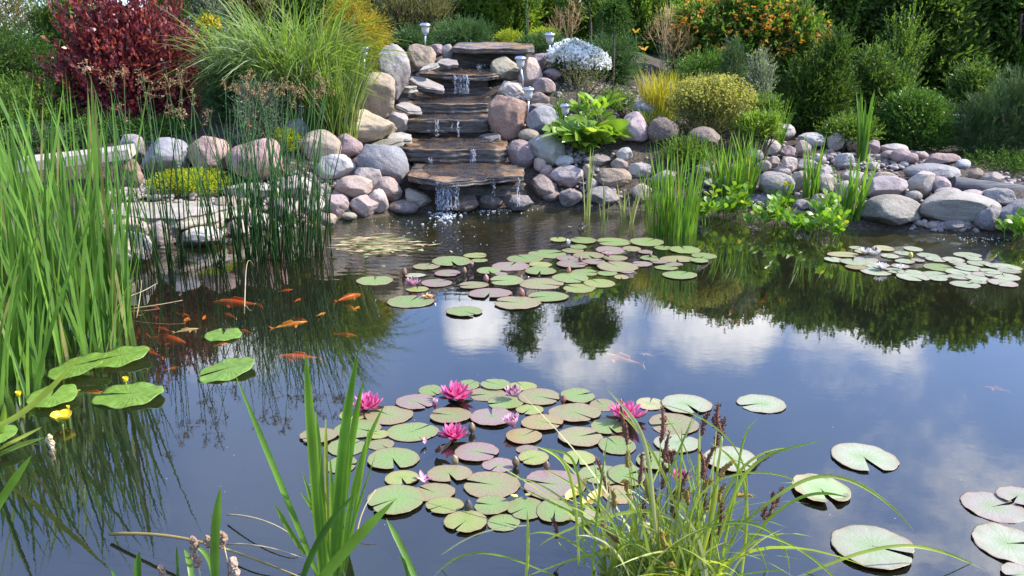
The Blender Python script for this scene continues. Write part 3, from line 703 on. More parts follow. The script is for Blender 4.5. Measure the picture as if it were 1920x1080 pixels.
stream((895, 912), 120, 130, 10.1, 10.0, 7, 5, 'tiny spout of water entering below the topmost slab')
stream((968, 974), 334, 388, 7.80, 7.76, 4, 6, 'thin drip at the right end of the lowest slab', 2)
stream((918, 930), 336, 380, 7.72, 7.70, 3, 7, 'faint drip under the middle of the lowest slab', 1.5)
m, t = newmat('water_curtain')
pos = t.n('ShaderNodeNewGeometry').outputs['Position']
nz = t.noise(t.vmath('MULTIPLY', pos, (1.0, 1.0, .10)), 75, 4, .65); nz2 = t.noise(pos, 16, 3, .6)
bp = t.n('ShaderNodeBump', None, Strength=.8, Distance=.01, Height=nz)
wh = t.n('ShaderNodeBsdfPrincipled', None, Base_Color=(.74, .76, .80), Roughness=.1, Normal=bp)
gl = t.n('ShaderNodeBsdfGlossy', None, Roughness=.06, Normal=bp)
clear = t.n('ShaderNodeMixShader', None, i0=.10, i1=t.n('ShaderNodeBsdfTransparent', None, Color=(.92, .94, 1)), i2=gl)
out(t, t.n('ShaderNodeMixShader', None, i0=t.math('MULTIPLY', t.rng(nz, .57, .70), t.rng(nz2, .40, .62, .0, .7)), i1=clear, i2=wh)); M_CURT = m
def curtain(pa, pb, py0, py1, Y0, Y1, label):
    nx_, nz_ = 30, 12; V = []; F = []
    for j in range(nz_ + 1):
        f = j / nz_
        for k in range(nx_ + 1):
            e = k / nx_; px = pa + (pb - pa) * (.5 + (e - .5) * (1 - .12 * f)); lip = 3 * math.sin(e * 9) + 2 * math.sin(e * 23)
            p = on_Y(px, py0 + lip * .25 + (py1 - py0) * f ** 1.3, Y0 + (Y1 - Y0) * math.sqrt(f) + .012 * math.sin(e * 21 + f * 2)); V.append(tuple(p))
    for j in range(nz_):
        for k in range(nx_): q = j * (nx_ + 1) + k; F.append((q, q + 1, q + nx_ + 2, q + nx_ + 1))
    tag(mk('water_curtain', V, [F], M_CURT), label, kind='structure')
curtain(826, 842, 340, 396, 7.57, 7.51, 'thin sheet of water dropping from the lowest slab')
curtain(883, 891, 281, 305, 8.36, 8.28, 'narrow sheet of water dropping from the second slab')
curtain(860, 872, 140, 178, 9.70, 9.62, 'sheet of water dropping onto the glittering slab')
r = np.random.default_rng(9); b = MB()
def bub(px, py, s): 
    p = on_z(px, py); b.add(ICO2[0] * np.array([s, s, s * .6]) + np.array([p.x, p.y, s * .15]), [ICO2[1]])
for k in range(100): bub(835 + r.normal() * 16, 398 + abs(r.normal()) * 8, r.uniform(.004, .013))
for k in range(90): bub(800 + r.normal() * 55, 412 + abs(r.normal()) * 26, r.uniform(.002, .005))
for k in range(60): bub(930 + r.normal() * 30, 392 + abs(r.normal()) * 5, r.uniform(.003, .009))
for k in range(60): bub(1840 + r.normal() * 40, 445 + abs(r.normal()) * 8, r.uniform(.002, .006))
for k in range(70): bub(r.uniform(250, 1900), r.uniform(470, 1000), r.uniform(.0008, .002))
tag(b.build('foam', M_FOAM), 'white bubbles and specks drifting below the cascade', kind='stuff')
# gleaming water film running over the steps
m, t = newmat('running_water')
pos = t.n('ShaderNodeNewGeometry').outputs['Position']
nz = t.noise(t.vmath('MULTIPLY', pos, (1.0, .5, 1.0)), 55, 4, .65)
bp = t.n('ShaderNodeBump', None, Strength=.9, Distance=.02, Height=nz)
gl = t.n('ShaderNodeBsdfGlossy', None, Color=(1, 1, 1), Roughness=.12, Normal=bp)
out(t, t.n('ShaderNodeMixShader', None, i0=t.math('MULTIPLY', t.n('ShaderNodeFresnel', None, IOR=1.5, Normal=bp), 1.0), i1=t.n('ShaderNodeBsdfTransparent'), i2=gl)); M_RUN = m
def film(pxa, pxb, Yf, Yb, py_f, py_b, label):
    zf, zb = zpy(py_f, Yf) + .012, zpy(py_b, Yb) + .012; V = []; F = []; nxx, nyy = 26, 14
    for j in range(nyy + 1):
        f = j / nyy; Yv = Yf + .02 + (Yb - Yf - .03) * f; zv = zf + (zb - zf) * (Yv - Yf) / (Yb - Yf)
        for k in range(nxx + 1):
            e = k / nxx; px = pxa + (pxb - pxa) * e + 6 * math.sin(f * 7 + k)
            V.append((xat(px, Yv, zv), Yv, zv + .002 * math.sin(k * 1.9 + j * 2.3)))
    for j in range(nyy):
        for k in range(nxx): q = j * (nxx + 1) + k; F.append((q, q + 1, q + nxx + 2, q + nxx + 1))
    tag(mk('running_water', V, [F], M_RUN), label, kind='structure')
film(800, 940, 7.66, 8.35, 338, 304, 'sheet of water running over the lowest slab')
film(790, 925, 8.36, 8.85, 281, 256, 'sheet of water running over the second slab')
film(775, 905, 8.88, 9.3, 225, 211, 'sheet of water running over the notched slab')
film(770, 915, 9.27, 9.75, 195, 177, 'glittering sheet of water on the fourth slab')
film(815, 920, 9.73, 10.2, 140, 124, 'sheet of water on the thin wet ledge')
# ---------------------------------------------------------------- foliage builders
def leaf_quads(P, D, L, W, r, fold=.18, lift=None):
    """diamond leaves: base P, axis D (unit), length L, width W"""
    n = len(P); q = nrm(r.normal(size=(n, 3)))
    if lift is not None: q = nrm(q * .6 + np.array(lift))
    S = nrm(np.cross(D, q)); N = np.cross(S, D)
    L = np.broadcast_to(L, (n,))[:, None]; W = np.broadcast_to(W, (n,))[:, None]
    mid = P + D * L * .45
    V = np.stack([P, mid + S * W * .5 + N * L * fold * .5, P + D * L - N * L * fold * .4, mid - S * W * .5 + N * L * fold * .5], 1)
    return V.reshape(-1, 3), [np.arange(n * 4).reshape(n, 4)]
def sprays(ells, n, slen, nleaf, L, W, r, ang=.8, upb=.5, jit=.4, lo=.55, hi=1.0, zmin=-.8, whorl=False, droop=0.0, tip=1.0):
    """shoots spread over ellipsoids (cx,cy,cz,rx,ry,rz): returns leaf bases, axes, lengths and shoot polylines"""
    E = np.array(ells, dtype=float); vol = (E[:, 3] * E[:, 4] + E[:, 3] * E[:, 5]); vol /= vol.sum()
    k = r.choice(len(E), n, p=vol); E = E[k]
    d = nrm(r.normal(size=(n, 3))); d[:, 2] = np.where(d[:, 2] < zmin, -d[:, 2] * .6, d[:, 2]); d = nrm(d)
    rad = r.uniform(lo ** 2, hi ** 2, n) ** .5
    end = E[:, :3] + d * E[:, 3:] * rad[:, None]
    a = nrm(d + np.array([0, 0, upb]) + r.normal(size=(n, 3)) * jit)
    sl = slen * r.uniform(.5, 1.3, n)
    t = np.linspace(0, 1, nleaf)[None, :, None]
    base = end - a * sl[:, None] * .55
    P = base[:, None] + a[:, None] * (sl[:, None, None] * t)
    P[..., 2] -= (droop * sl[:, None] * (t[..., 0] ** 2))
    perp = nrm(np.cross(np.repeat(a[:, None], nleaf, 1), r.normal(size=(n, nleaf, 3))))
    an = ang * r.uniform(.7, 1.25, (n, nleaf, 1)) * (1 - .45 * t)
    D = nrm(a[:, None] * np.cos(an) + perp * np.sin(an))
    sz = r.uniform(.7, 1.25, (n, nleaf)) * (1 - (1 - tip) * t[..., 0])
    return P.reshape(-1, 3), D.reshape(-1, 3), L * sz.ravel(), W * sz.ravel(), (base, end + a * sl[:, None] * .3)
def stems_mesh(b, root, ends, rad, r, n=14, sag=.12):
    """woody stems from the root up into the crown"""
    for e in ends[r.choice(len(ends), min(n, len(ends)), replace=False)]:
        e = np.asarray(e); c = root + (e - root) * np.array([.35, .35, .6]) + r.normal(size=3) * .04
        t = np.linspace(0, 1, 7)[:, None]
        pts = root * (1 - t) ** 2 + 2 * c * t * (1 - t) + e * t ** 2
        b.add(*tube(pts, np.linspace(rad, rad * .3, 7), 5))
BARK = plain('bark', (.085, .06, .045), .85, var=.4, scale=40, bump=.6)
def shrub(name, label, cat, base, ells, mat, n, slen, nleaf, L, W, seed, group=None, trunk=.012, nstem=14, parts=('foliage', 'branches'), extra=None, inner=.25, **kw):
    """base (x,y,z) on the ground; ells relative to it"""
    r = np.random.default_rng(seed)
    root = empty(name, base, label, cat, group)
    P, D, LL, WW, (b0, e0) = sprays(ells, n, slen, nleaf, L, W, r, **kw)
    V, F = leaf_quads(P, D, LL, WW, r); b = MB().add(V, F)
    if inner:
        kk = dict(kw); kk.update(lo=.15, hi=.7)
        P, D, LL, WW, _ = sprays(ells, int(n * inner), slen, nleaf, L * 1.2, W * 1.2, r, **kk)
        b.add(*leaf_quads(P, D, LL, WW, r))
    b.build(parts[0], mat, root)
    s = MB(); stems_mesh(s, np.array([0, 0, -.05]), e0 * .92, trunk, r, nstem); s.build(parts[1], BARK, root)
    return root, e0
def blades(bases, az, lean, L, W, droop, r, segs=9, curve=1.6, wp=.55, twist=.25, fold=.0):
    """arching strips: base points, direction of lean, lean amount, length, width, droop"""
    n = len(bases); t = np.linspace(0, 1, segs)[None, :, None]
    o = np.stack([np.cos(az), np.sin(az), np.zeros(n)], -1)[:, None]
    L = np.broadcast_to(L, (n,))[:, None, None]; lean = np.broadcast_to(lean, (n,))[:, None, None]; droop = np.broadcast_to(droop, (n,))[:, None, None]
    up = np.array([0, 0, 1.0])[None, None]
    C = bases[:, None] + L * (up * (t - droop * t ** 2.6) + o * (lean * t ** curve + droop * .55 * t ** 2))
    tan = nrm(np.gradient(C, axis=1))
    side = nrm(np.cross(tan, np.repeat(o, segs, 1) + 1e-4))
    tw = (r.normal(size=n) * twist + r.uniform(0, math.pi, n) * .35)[:, None, None]
    nrmv = np.cross(side, tan); side = side * np.cos(tw) + nrmv * np.sin(tw)
    W = np.broadcast_to(W, (n,))[:, None, None]
    w = W * .5 * np.clip((1 - t) * 1.0, 0, 1) ** wp * (.65 + .35 * np.minimum(t * 6, 1))
    V = np.stack([C - side * w, C + side * w], 2).reshape(-1, 3)
    i = (np.arange(n)[:, None] * segs + np.arange(segs - 1)[None]).ravel() * 2
    return V, [np.stack([i, i + 1, i + 3, i + 2], -1)], C
def ribbon(pts, w, r=None, sub=14, keel=.25):
    """one hand placed blade through 3D points, full width w at its middle, pointed tip, slight keel"""
    P = np.array([tuple(p) for p in pts], dtype=float); n = len(P)
    tt = np.linspace(0, 1, n); s = np.linspace(0, 1, sub)
    if n == 3:
        C = np.array([P[0] * (1 - q) ** 2 + (2 * P[1] - .5 * P[0] - .5 * P[2]) * 2 * q * (1 - q) + P[2] * q * q for q in s])
    else:
        q = np.polyfit(tt, P, min(n - 1, 4)); C = np.array([np.polyval(q[:, k], s) for k in range(3)]).T
    tan = nrm(np.gradient(C, axis=0)); view = nrm(C - np.array([0, 0, CAM_H]))
    side = nrm(np.cross(tan, view)); N = np.cross(side, tan)
    wv = (w * .5 * np.minimum(1, (1 - s) * 3.2) ** .7 * (.75 + .25 * np.minimum(1, s * 4)))[:, None]
    V = np.stack([C - side * wv, C + N * wv * keel * 2, C + side * wv], 1).reshape(-1, 3)
    i = np.arange(sub - 1) * 3
    return V, [np.concatenate([np.stack([i, i + 1, i + 4, i + 3], -1), np.stack([i + 1, i + 2, i + 5, i + 4], -1)])]

# ---------------------------------------------------------------- leaf materials
L_CAT = leafmat('reed_leaf', (.055, .14, .018), (.17, .31, .045), .35, .4, .4, (.24, .22, .08), .965)
L_RUSH = leafmat('rush_stem', (.018, .055, .012), (.04, .11, .022), .1, .55, .2)
L_MISC = leafmat('tall_grass_leaf', (.10, .18, .04), (.22, .31, .06), .45, .5, .3, (.30, .30, .16), .9)
L_MISC2 = leafmat('tall_grass_cool', (.10, .19, .035), (.23, .32, .065), .45, .45, .4, (.24, .26, .15), .9)
L_RED = leafmat('red_leaf', (.10, .02, .034), (.27, .05, .062), .45, .35, .5, (.40, .11, .095), .80)
L_GOLD = leafmat('golden_needle', (.30, .25, .03), (.45, .36, .04), .4, .6, .2)
L_JUN = leafmat('juniper_needle', (.045, .10, .035), (.085, .16, .055), .25, .6, .2, (.10, .18, .05), .85)
L_JUNB = leafmat('dark_juniper', (.03, .075, .015), (.06, .13, .02), .25, .6, .2, (.12, .20, .03), .8)
L_THU = leafmat('conifer_spray', (.03, .065, .018), (.06, .10, .02), .2, .65, .2, (.16, .12, .03), .85)
L_GRN = leafmat('bright_leaf', (.11, .205, .024), (.22, .33, .045), .45, .45, .3, (.22, .30, .05), .85)
L_MID = leafmat('mid_leaf', (.07, .145, .024), (.145, .235, .04), .45, .45, .3, (.15, .22, .05), .88)
L_DARK = leafmat('dark_leaf', (.048, .105, .022), (.10, .17, .034), .42, .45, .25, (.15, .22, .045), .84)
L_OLV = leafmat('olive_leaf', (.13, .14, .055), (.22, .22, .10), .4, .6, .2, (.28, .22, .14), .85)
L_GRY = leafmat('grey_leaf', (.15, .19, .12), (.26, .30, .20), .3, .6, .2)
L_BOX = leafmat('box_leaf', (.05, .12, .016), (.09, .18, .026), .35, .4, .4, (.12, .21, .03), .85)
L_YEW = leafmat('yew_needle', (.035, .085, .014), (.075, .14, .022), .38, .5, .3, (.14, .20, .03), .84)
L_PINE = leafmat('pine_needle', (.045, .095, .03), (.085, .14, .042), .2, .5, .3, (.12, .15, .05), .9)
L_HOST = leafmat('lime_leaf', (.15, .27, .03), (.26, .40, .05), .4, .38, .45, (.36, .46, .10), .9)
L_YGRS = leafmat('yellow_grass', (.34, .33, .03), (.50, .44, .05), .45, .5, .3)
L_SANT = leafmat('yellow_grey_leaf', (.17, .20, .06), (.28, .28, .09), .3, .6, .2)
L_SED = leafmat('lime_cushion', (.24, .32, .02), (.40, .44, .03), .35, .5, .3)
L_IRIS = leafmat('iris_leaf', (.10, .23, .025), (.19, .33, .04), .42, .4, .4, (.32, .36, .05), .9)
L_STRP = leafmat('striped_leaf', (.24, .32, .11), (.45, .46, .22), .4, .45, .3)
L_BOG = leafmat('marsh_leaf', (.12, .26, .02), (.22, .38, .035), .42, .35, .45, (.38, .40, .05), .94)
L_SEDG = leafmat('sedge_leaf', (.21, .32, .04), (.40, .46, .09), .42, .4, .4, (.48, .48, .25), .85)
P_WHITE = leafmat('white_petal', (.84, .84, .83), (.88, .88, .86), .5, .6, .2)
P_ORNG = leafmat('orange_petal', (.55, .20, .03), (.66, .38, .07), .35, .5, .2)
P_YELO = leafmat('yellow_petal', (.68, .50, .03), (.74, .60, .06), .35, .5, .2)
P_TAN = leafmat('tan_plume', (.38, .24, .15), (.50, .34, .22), .35, .8, .1)
STRAW = leafmat('straw', (.38, .30, .17), (.52, .43, .27), .2, .7, .2)

def gpt(px, Y, extra=0):
    """a point of the bank in pixel column px at distance Y"""
    z = .5
    for _ in range(3): x = xat(px, Y, z); z = gz(x, Y)
    return np.array([x, Y, z + extra])
def crown(base, boxes, Y, depth=.9):
    """ellipsoids, relative to base, that fill the given photo rectangles (x0,y0,x1,y1[,dY]) at distance Y"""
    E = []
    for bx in boxes:
        dY = bx[4] if len(bx) > 4 else 0
        c = on_Y((bx[0] + bx[2]) / 2, (bx[1] + bx[3]) / 2, Y + dY); s = fwd(c) / FPX
        rx, rz = (bx[2] - bx[0]) * s / 2, (bx[3] - bx[1]) * s / 2
        E.append((c.x - base[0], c.y - base[1], c.z - base[2], rx, max(rx, rz * .6) * depth, rz))
    return E
def plant(name, label, cat, px, Y, boxes, mat, n, slen, nleaf, L, W, seed, depth=.9, **kw):
    b = gpt(px, Y); E = crown(b, boxes, Y, depth)
    if cat != 'tree' and not kw.pop('bare', False):
        x0 = min(e[0] - e[3] for e in E); x1 = max(e[0] + e[3] for e in E); h = max(e[2] for e in E)
        if h > .1: E.append(((x0 + x1) / 2, np.mean([e[1] for e in E]), h * .38, (x1 - x0) * .40, np.mean([e[4] for e in E]) * .9, h * .42))
    return shrub(name, label, cat, b, E, mat, n, slen, nleaf, L, W, seed, **kw)
def blossoms(root, ells, n, size, mat, seed, petals=5, part='blossom_cover', zmin=0.0, lo=.9, hi=1.08, cluster=1, spread=.05, front=False):
    r = np.random.default_rng(seed)
    P, D, _, _, _ = sprays(ells, n, .02, 1, 1, 1, r, zmin=zmin, lo=lo, hi=hi)
    if front:
        s = P[:, 1] > np.mean([e[1] for e in ells]) + .1; P[s, 1] = -P[s, 1] + 2 * np.mean([e[1] for e in ells])
    P = np.repeat(P, cluster, 0) + r.normal(size=(n * cluster, 3)) * spread * (cluster > 1); D = np.repeat(D, cluster, 0)
    D = nrm(D + r.normal(size=D.shape) * .35)
    m = len(P); Q = np.repeat(P, petals, 0); A = np.repeat(D, petals, 0)
    pr = nrm(np.cross(A, r.normal(size=A.shape)))
    ax = nrm(A * .45 + pr)
    V, F = leaf_quads(Q, ax, size * r.uniform(.75, 1.2, len(Q)), size * .75, r, .1)
    return MB().add(V, F).build(part, mat, root)

# ---------------------------------------------------------------- backdrop: left
plant('olive_shrub', 'hazy olive shrub behind the red leaved bush at the garden edge', 'shrub', 20, 12.2, [(-120, -40, 110, 140), (-160, 10, 20, 180)], L_OLV, 1500, .3, 12, .05, .016, 101, upb=.8)
plant('olive_shrub', 'dull green shrub peeping over the left shoulder of the red bush', 'shrub', 135, 12.0, [(95, -35, 200, 110), (60, 0, 160, 150)], L_MID, 1100, .25, 12, .05, .02, 102)
plant('spreading_juniper', 'low spreading juniper with lit fringes left of the red bush', 'shrub', 40, 9.8, [(-40, 48, 108, 190), (-90, 80, 60, 230), (40, 90, 150, 220)], L_JUNB, 1700, .30, 16, .03, .009, 103, upb=.15, ang=.5, droop=.12)
plant('low_green_shrub', 'low green shrub under the juniper behind the reed leaves', 'shrub', 70, 8.7, [(-60, 150, 170, 260)], L_MID, 700, .2, 10, .045, .018, 104)
plant('conifer', 'upright conifer with bronzed sprays behind the red bush', 'tree', 318, 10.8, [(282, -60, 352, 150), (292, -90, 340, 20)], L_THU, 1400, .22, 14, .035, .012, 105, upb=1.2, ang=.4, parts=('crown', 'trunk'))
plant('silver_shrub', 'pale silvery shrub between the conifer and the tall grass', 'shrub', 385, 13.0, [(350, -20, 440, 70), (345, -30, 400, 50)], L_GRY, 700, .25, 12, .05, .016, 106, upb=.8)
r_, e_ = plant('yellow_perennial', 'yellow flowering cushion beside the blue spiky leaves', 'plant', 390, 10.2, [(368, 28, 415, 80)], L_MID, 200, .15, 8, .035, .012, 107)
blossoms(r_, crown(gpt(390, 10.2), [(368, 28, 415, 80)], 10.2), 260, .022, P_YELO, 7)
plant('soft_perennial', 'soft light green perennial below the blue spiky leaves', 'plant', 400, 9.3, [(365, 70, 440, 130)], L_GRN, 420, .2, 8, .06, .02, 108)
plant('soft_shrub', 'soft dull green shrub at the foot of the tall grass', 'shrub', 425, 8.55, [(372, 120, 470, 215), (430, 140, 520, 220)], L_JUN, 800, .2, 12, .03, .01, 109)
plant('grey_leaved_plant', 'grey leaved bushy plant among the rush seed heads', 'plant', 485, 8.05, [(440, 150, 530, 250)], L_GRY, 420, .22, 12, .022, .012, 110, upb=.6)
# ---------------------------------------------------------------- red bush
RB = [(140, 5, 215, 150), (195, 0, 262, 150), (250, 20, 300, 170), (160, 70, 320, 240), (112, 110, 200, 245), (290, 50, 372, 235), (92, 140, 150, 215), (210, 110, 300, 262)]
plant('red_bush', 'large dark red leaved bush behind the left bank boulders', 'shrub', 240, 8.9, RB, L_RED, 820, .58, 26, .050, .030, 111, upb=1.5, ang=.95, jit=.45, depth=.7, hi=1.22, nstem=26, inner=.12, bare=True)
plant('low_dark_shrub', 'low dark spreading shrub in the shade under the red bush', 'shrub', 250, 8.35, [(120, 222, 270, 268), (230, 226, 380, 262)], L_JUNB, 600, .16, 12, .03, .011, 113, upb=.3, bare=True)
plant('low_dark_shrub', 'low grey green herb behind the plank at the left edge', 'plant', 90, 8.1, [(-20, 236, 120, 284), (90, 240, 210, 276)], L_JUN, 500, .16, 12, .03, .011, 114, upb=.5, bare=True)
# ---------------------------------------------------------------- tall ornamental grass
def grass(name, label, base, n, spread, L, W, lean, droop, mat, seed, azr=(0, 6.28), cat='ornamental grass', segs=11, curve=1.7, wp=.5, yscale=.6, part='leaves', group=None):
    r = np.random.default_rng(seed); base = np.asarray(base)
    rr_ = np.sqrt(r.random(n)) * spread; a = r.uniform(0, 6.283, n)
    B = np.stack([rr_ * np.cos(a), rr_ * np.sin(a) * yscale, np.full(n, -.02)], -1)
    B[:, 2] = terrain(B[:, 0] + base[0], B[:, 1] + base[1]) - base[2] - .02 if base[2] > .02 else -.12
    az = np.where(r.random(n) < .5, np.arctan2(B[:, 1], B[:, 0]) + r.normal(size=n) * .6, r.uniform(*azr, n))
    V, F, C = blades(B, az, lean * r.uniform(.3, 1.2, n), L * r.uniform(.55, 1.08, n), W * r.uniform(.7, 1.2, n), droop * r.uniform(.3, 1.3, n), r, segs, curve, wp)
    o = MB().add(V, F).build(name, mat); o.location = base
    return tag(o, label, cat, group), C
g0 = gpt(560, 8.55)
grass('tall_grass', 'huge arching clump of tall grass above the tan boulders', g0, 1200, .40, 1.60, .017, .27, .55, L_MISC2, 121)
grass('tall_grass', 'upright yellow green grass beside the tan ridged boulder', gpt(632, 8.3), 460, .20, 1.05, .015, .33, .12, L_MISC, 122)
grass('tall_grass', 'dark leaning grass at the left edge of the arching clump', gpt(470, 8.75), 330, .22, 1.35, .015, .40, .6, L_MISC2, 123)
plant('golden_conifer', 'golden yellow thread leaved conifer behind the tall grass', 'shrub', 672, 9.9, [(600, 10, 735, 130), (610, -12, 700, 80), (640, 60, 742, 150)], L_GOLD, 1700, .22, 14, .03, .010, 124, upb=.1, droop=.25, ang=.5)
# ---------------------------------------------------------------- backdrop: centre
plant('blue_juniper', 'low blue green juniper left of the tall solar lamp', 'shrub', 770, 11.2, [(732, 58, 810, 104), (725, 70, 780, 120)], L_JUN, 900, .22, 14, .026, .009, 131, upb=.1, ang=.6)
plant('blue_juniper', 'wide blue green juniper mound behind the topmost slab', 'shrub', 870, 11.6, [(800, 40, 935, 100), (840, 44, 920, 90)], L_JUN, 1300, .22, 14, .026, .009, 132, upb=.1, ang=.6)
plant('blue_juniper', 'flat juniper between the topmost slab and the white flowers', 'shrub', 1020, 11.0, [(965, 70, 1070, 115)], L_JUN, 800, .2, 14, .026, .009, 133, upb=.1, ang=.6)
plant('blue_juniper', 'juniper spreading down behind the white flowering cushion', 'shrub', 1150, 10.3, [(1085, 70, 1200, 140), (1120, 90, 1190, 190), (1090, 120, 1160, 200)], L_JUN, 1500, .24, 14, .026, .009, 134, upb=.0, ang=.6)
plant('yellow_cushion', 'yellow flowering cushion left of the rosette spike plant', 'plant', 955, 11.3, [(928, 58, 985, 82)], L_SED, 420, .08, 8, .02, .01, 135)
plant('yellow_cushion', 'thin yellow cushion behind the right of the topmost slab', 'plant', 1020, 11.6, [(990, 54, 1050, 76)], L_SED, 380, .08, 8, .02, .01, 136)
plant('willow_shrub', 'feathery grey green willow shrub above the blue junipers', 'shrub', 770, 13.2, [(715, -25, 800, 80), (770, -20, 850, 70), (700, -10, 760, 90)], L_OLV, 1500, .5, 14, .055, .010, 137, upb=1.4, ang=.5)
for px, Yv, bx, mt, lb, sd in [
    (860, 14.2, [(800, -40, 920, 80), (840, -20, 900, 70)], L_MID, 'mid green bush behind the wide juniper mound', 1),
    (950, 14.0, [(890, -30, 1010, 80), (930, -10, 1000, 70)], L_GRN, 'light green bush behind the rosette spike plant', 2),
    (1010, 15.0, [(960, -50, 1070, 60)], L_DARK, 'dark leafy bush far behind the tan plumes', 3),
    (1100, 14.2, [(1050, -40, 1160, 90), (1090, 0, 1170, 110)], L_GRN, 'light green bush behind the two thin dark trunks', 4),
    (1195, 13.6, [(1140, -40, 1240, 110), (1180, -10, 1260, 90)], L_MID, 'leafy bush right of the weeping standard tree', 5),
    (1270, 14.5, [(1215, -40, 1278, 70)], L_GRN, 'light bush beside the pale house wall', 6)]:
    plant('leafy_bush', lb, 'shrub', px, Yv, bx, mt, 1150, .35, 12, .075, .03, 140 + sd, upb=.9, ang=.9, hi=1.08)
def plume(label, px, Y, boxes, seed, n=110):
    b = gpt(px, Y); r = np.random.default_rng(seed); root = empty('plume_grass', b, label, 'ornamental grass')
    P, D, LL, WW, (b0, e0) = sprays(crown(b, boxes, Y), n, .16, 16, .018, .0045, r, ang=.7, upb=.9)
    MB().add(*leaf_quads(P, D, LL, WW, r)).build('plumes', P_TAN, root)
    s = MB()
    for e in e0[::9]:
        a = np.array([r.normal() * .06, r.normal() * .05, 0]); q = np.linspace(0, 1, 5)[:, None]
        s.add(*tube(a + (e - a) * np.concatenate([q ** 1.5, q ** 1.5, q], 1), .0025, 3))
    s.build('stems', STRAW, root)
plume('pinkish tan feathery plumes behind the white flowers', 1062, 11.9, [(1030, 18, 1062, 72), (1060, -5, 1095, 70)], 151)
plume('large hazy tan plumes below the orange flowered bush', 1250, 10.9, [(1205, 40, 1260, 85), (1235, 55, 1305, 105), (1228, 10, 1270, 60)], 152, 190)
def young_tree(label, px, Y, top, cbox, seed, mat=L_GRN, lean=0, trunk=.022, n=300):
    b = gpt(px, Y); r = np.random.default_rng(seed); root = empty('young_tree', b, label, 'tree')
    tp = on_Y(px + lean, top, Y); e = np.array(tp) - b
    q = np.linspace(0, 1, 9)[:, None]; pts = e * q + np.stack([.03 * np.sin(q[:, 0] * 6), 0 * q[:, 0], 0 * q[:, 0]], -1)
    MB().add(*tube(pts, np.linspace(trunk, trunk * .45, 9), 7)).build('trunk', BARK, root)
    E = crown(b, cbox, Y)
    P, D, LL, WW, (b0, e0) = sprays(E, n, .35, 12, .085, .024, r, ang=.9, upb=.2, droop=.5, hi=1.1)
    MB().add(*leaf_quads(P, D, LL, WW, r)).build('crown', mat, root)
    s = MB()
    for x in e0[:18]: s.add(*tube([e * .55, e * .5 + (x - e * .5) * .6 + np.array([0, 0, .1]), x], [.012, .007, .003], 5))
    s.build('limbs', BARK, root)
young_tree('young tree with a dark forked trunk, left one of two', 1103, 12.6, -60, [(1070, -130, 1140, -10), (1060, -90, 1110, 10)], 161, L_MID, 4)
young_tree('young tree with a straight dark trunk, right one of two', 1124, 12.9, -80, [(1100, -170, 1165, -20)], 162, L_MID, 3)
young_tree('slim young tree with drooping leaves behind the spike plant', 985, 13.5, -120, [(950, -190, 1020, -30), (965, -120, 1010, 10)], 163, L_DARK, 2)
# weeping standard
b = gpt(1148, 9.7); root = empty('weeping_standard', b, 'small weeping standard tree with a thin bare stem and mop crown', 'tree')
tp = np.array(on_Y(1151, 20, 9.7)) - b
MB().add(*tube([np.array([0, 0, -.05]), tp * .5 + np.array([.012, 0, 0]), tp], [.014, .011, .010], 7)).build('trunk', BARK, root)
r = np.random.default_rng(165); E = crown(b, [(1132, -6, 1172, 40), (1128, 10, 1150, 48), (1152, 8, 1178, 46)], 9.7)
P, D, LL, WW, _ = sprays(E, 520, .22, 14, .03, .009, r, ang=.5, upb=-.3, droop=.5)
MB().add(*leaf_quads(P, D, LL, WW, r)).build('crown', L_JUNB, root)
# rosette spike plant
b = gpt(985, 11.0); r = np.random.default_rng(166); root = empty('spike_plant', b, 'rosette of broad leaves with one tall green flower spike', 'plant')
n = 26; V, F, C = blades(np.zeros((n, 3)), r.uniform(0, 6.3, n), r.uniform(.3, .9, n), r.uniform(.22, .36, n), .035, r.uniform(.1, .4, n), r, 8, 1.2, .6); MB().add(V, F).build('leaves', L_JUN, root)
h = np.array(on_Y(988, 12, 11.0)) - b; s = MB().add(*tube([(0, 0, 0), h * .5, h], [.014, .012, .004], 6)); P = np.array([h * q for q in np.linspace(.4, 1, 120)]); D = nrm(r.normal(size=P.shape) + np.array([0, 0, .6])); s.add(*leaf_quads(P, D, .03, .014, r)); s.build('flower_spike', L_JUN, root)
# blue spiky leaves on the left
b = gpt(362, 9.9); r = np.random.default_rng(167); n = 22
V, F, C = blades(r.normal(size=(n, 3)) * .02, r.uniform(0, 6.3, n), r.uniform(.1, .5, n), r.uniform(.3, .5, n), .028, .02, r, 7, 1.1, .6)
o = MB().add(V, F).build('blue_spiky_plant', L_GRY); o.location = b; tag(o, 'blue grey plant of stiff sword leaves behind the red bush', 'plant')
# ---------------------------------------------------------------- right: orange flowered bush and dark trees
AZ = [(1255, 10, 1400, 140), (1330, -15, 1480, 130), (1420, 10, 1545, 150), (1280, 60, 1440, 165)]
r_, e_ = plant('orange_flowered_bush', 'broad dark bush covered in orange blossoms', 'shrub', 1390, 11.2, AZ, L_MID, 2400, .3, 14, .07, .026, 171, upb=.5, ang=.9, depth=.7, nstem=24)
blossoms(r_, crown(gpt(1390, 11.2), AZ, 11.2, .7), 95, .042, P_ORNG, 8, 5, 'orange_blossom', zmin=-.5, lo=1.0, hi=1.12, cluster=6, spread=.05, front=True)
YB = [(1245, 18, 1300, 60), (1290, 5, 1330, 40)]
r_, e_ = plant('yellow_flowered_bush', 'yellow orange flowered bush at the left edge of the dark bush', 'shrub', 1262, 11.4, YB, L_GRN, 300, .22, 10, .05, .02, 172)
blossoms(r_, crown(gpt(1262, 11.4), YB, 11.4), 40, .035, P_YELO, 9, 5, 'yellow_blossom', cluster=6, spread=.05, front=True)
b = gpt(1238, 10.4)
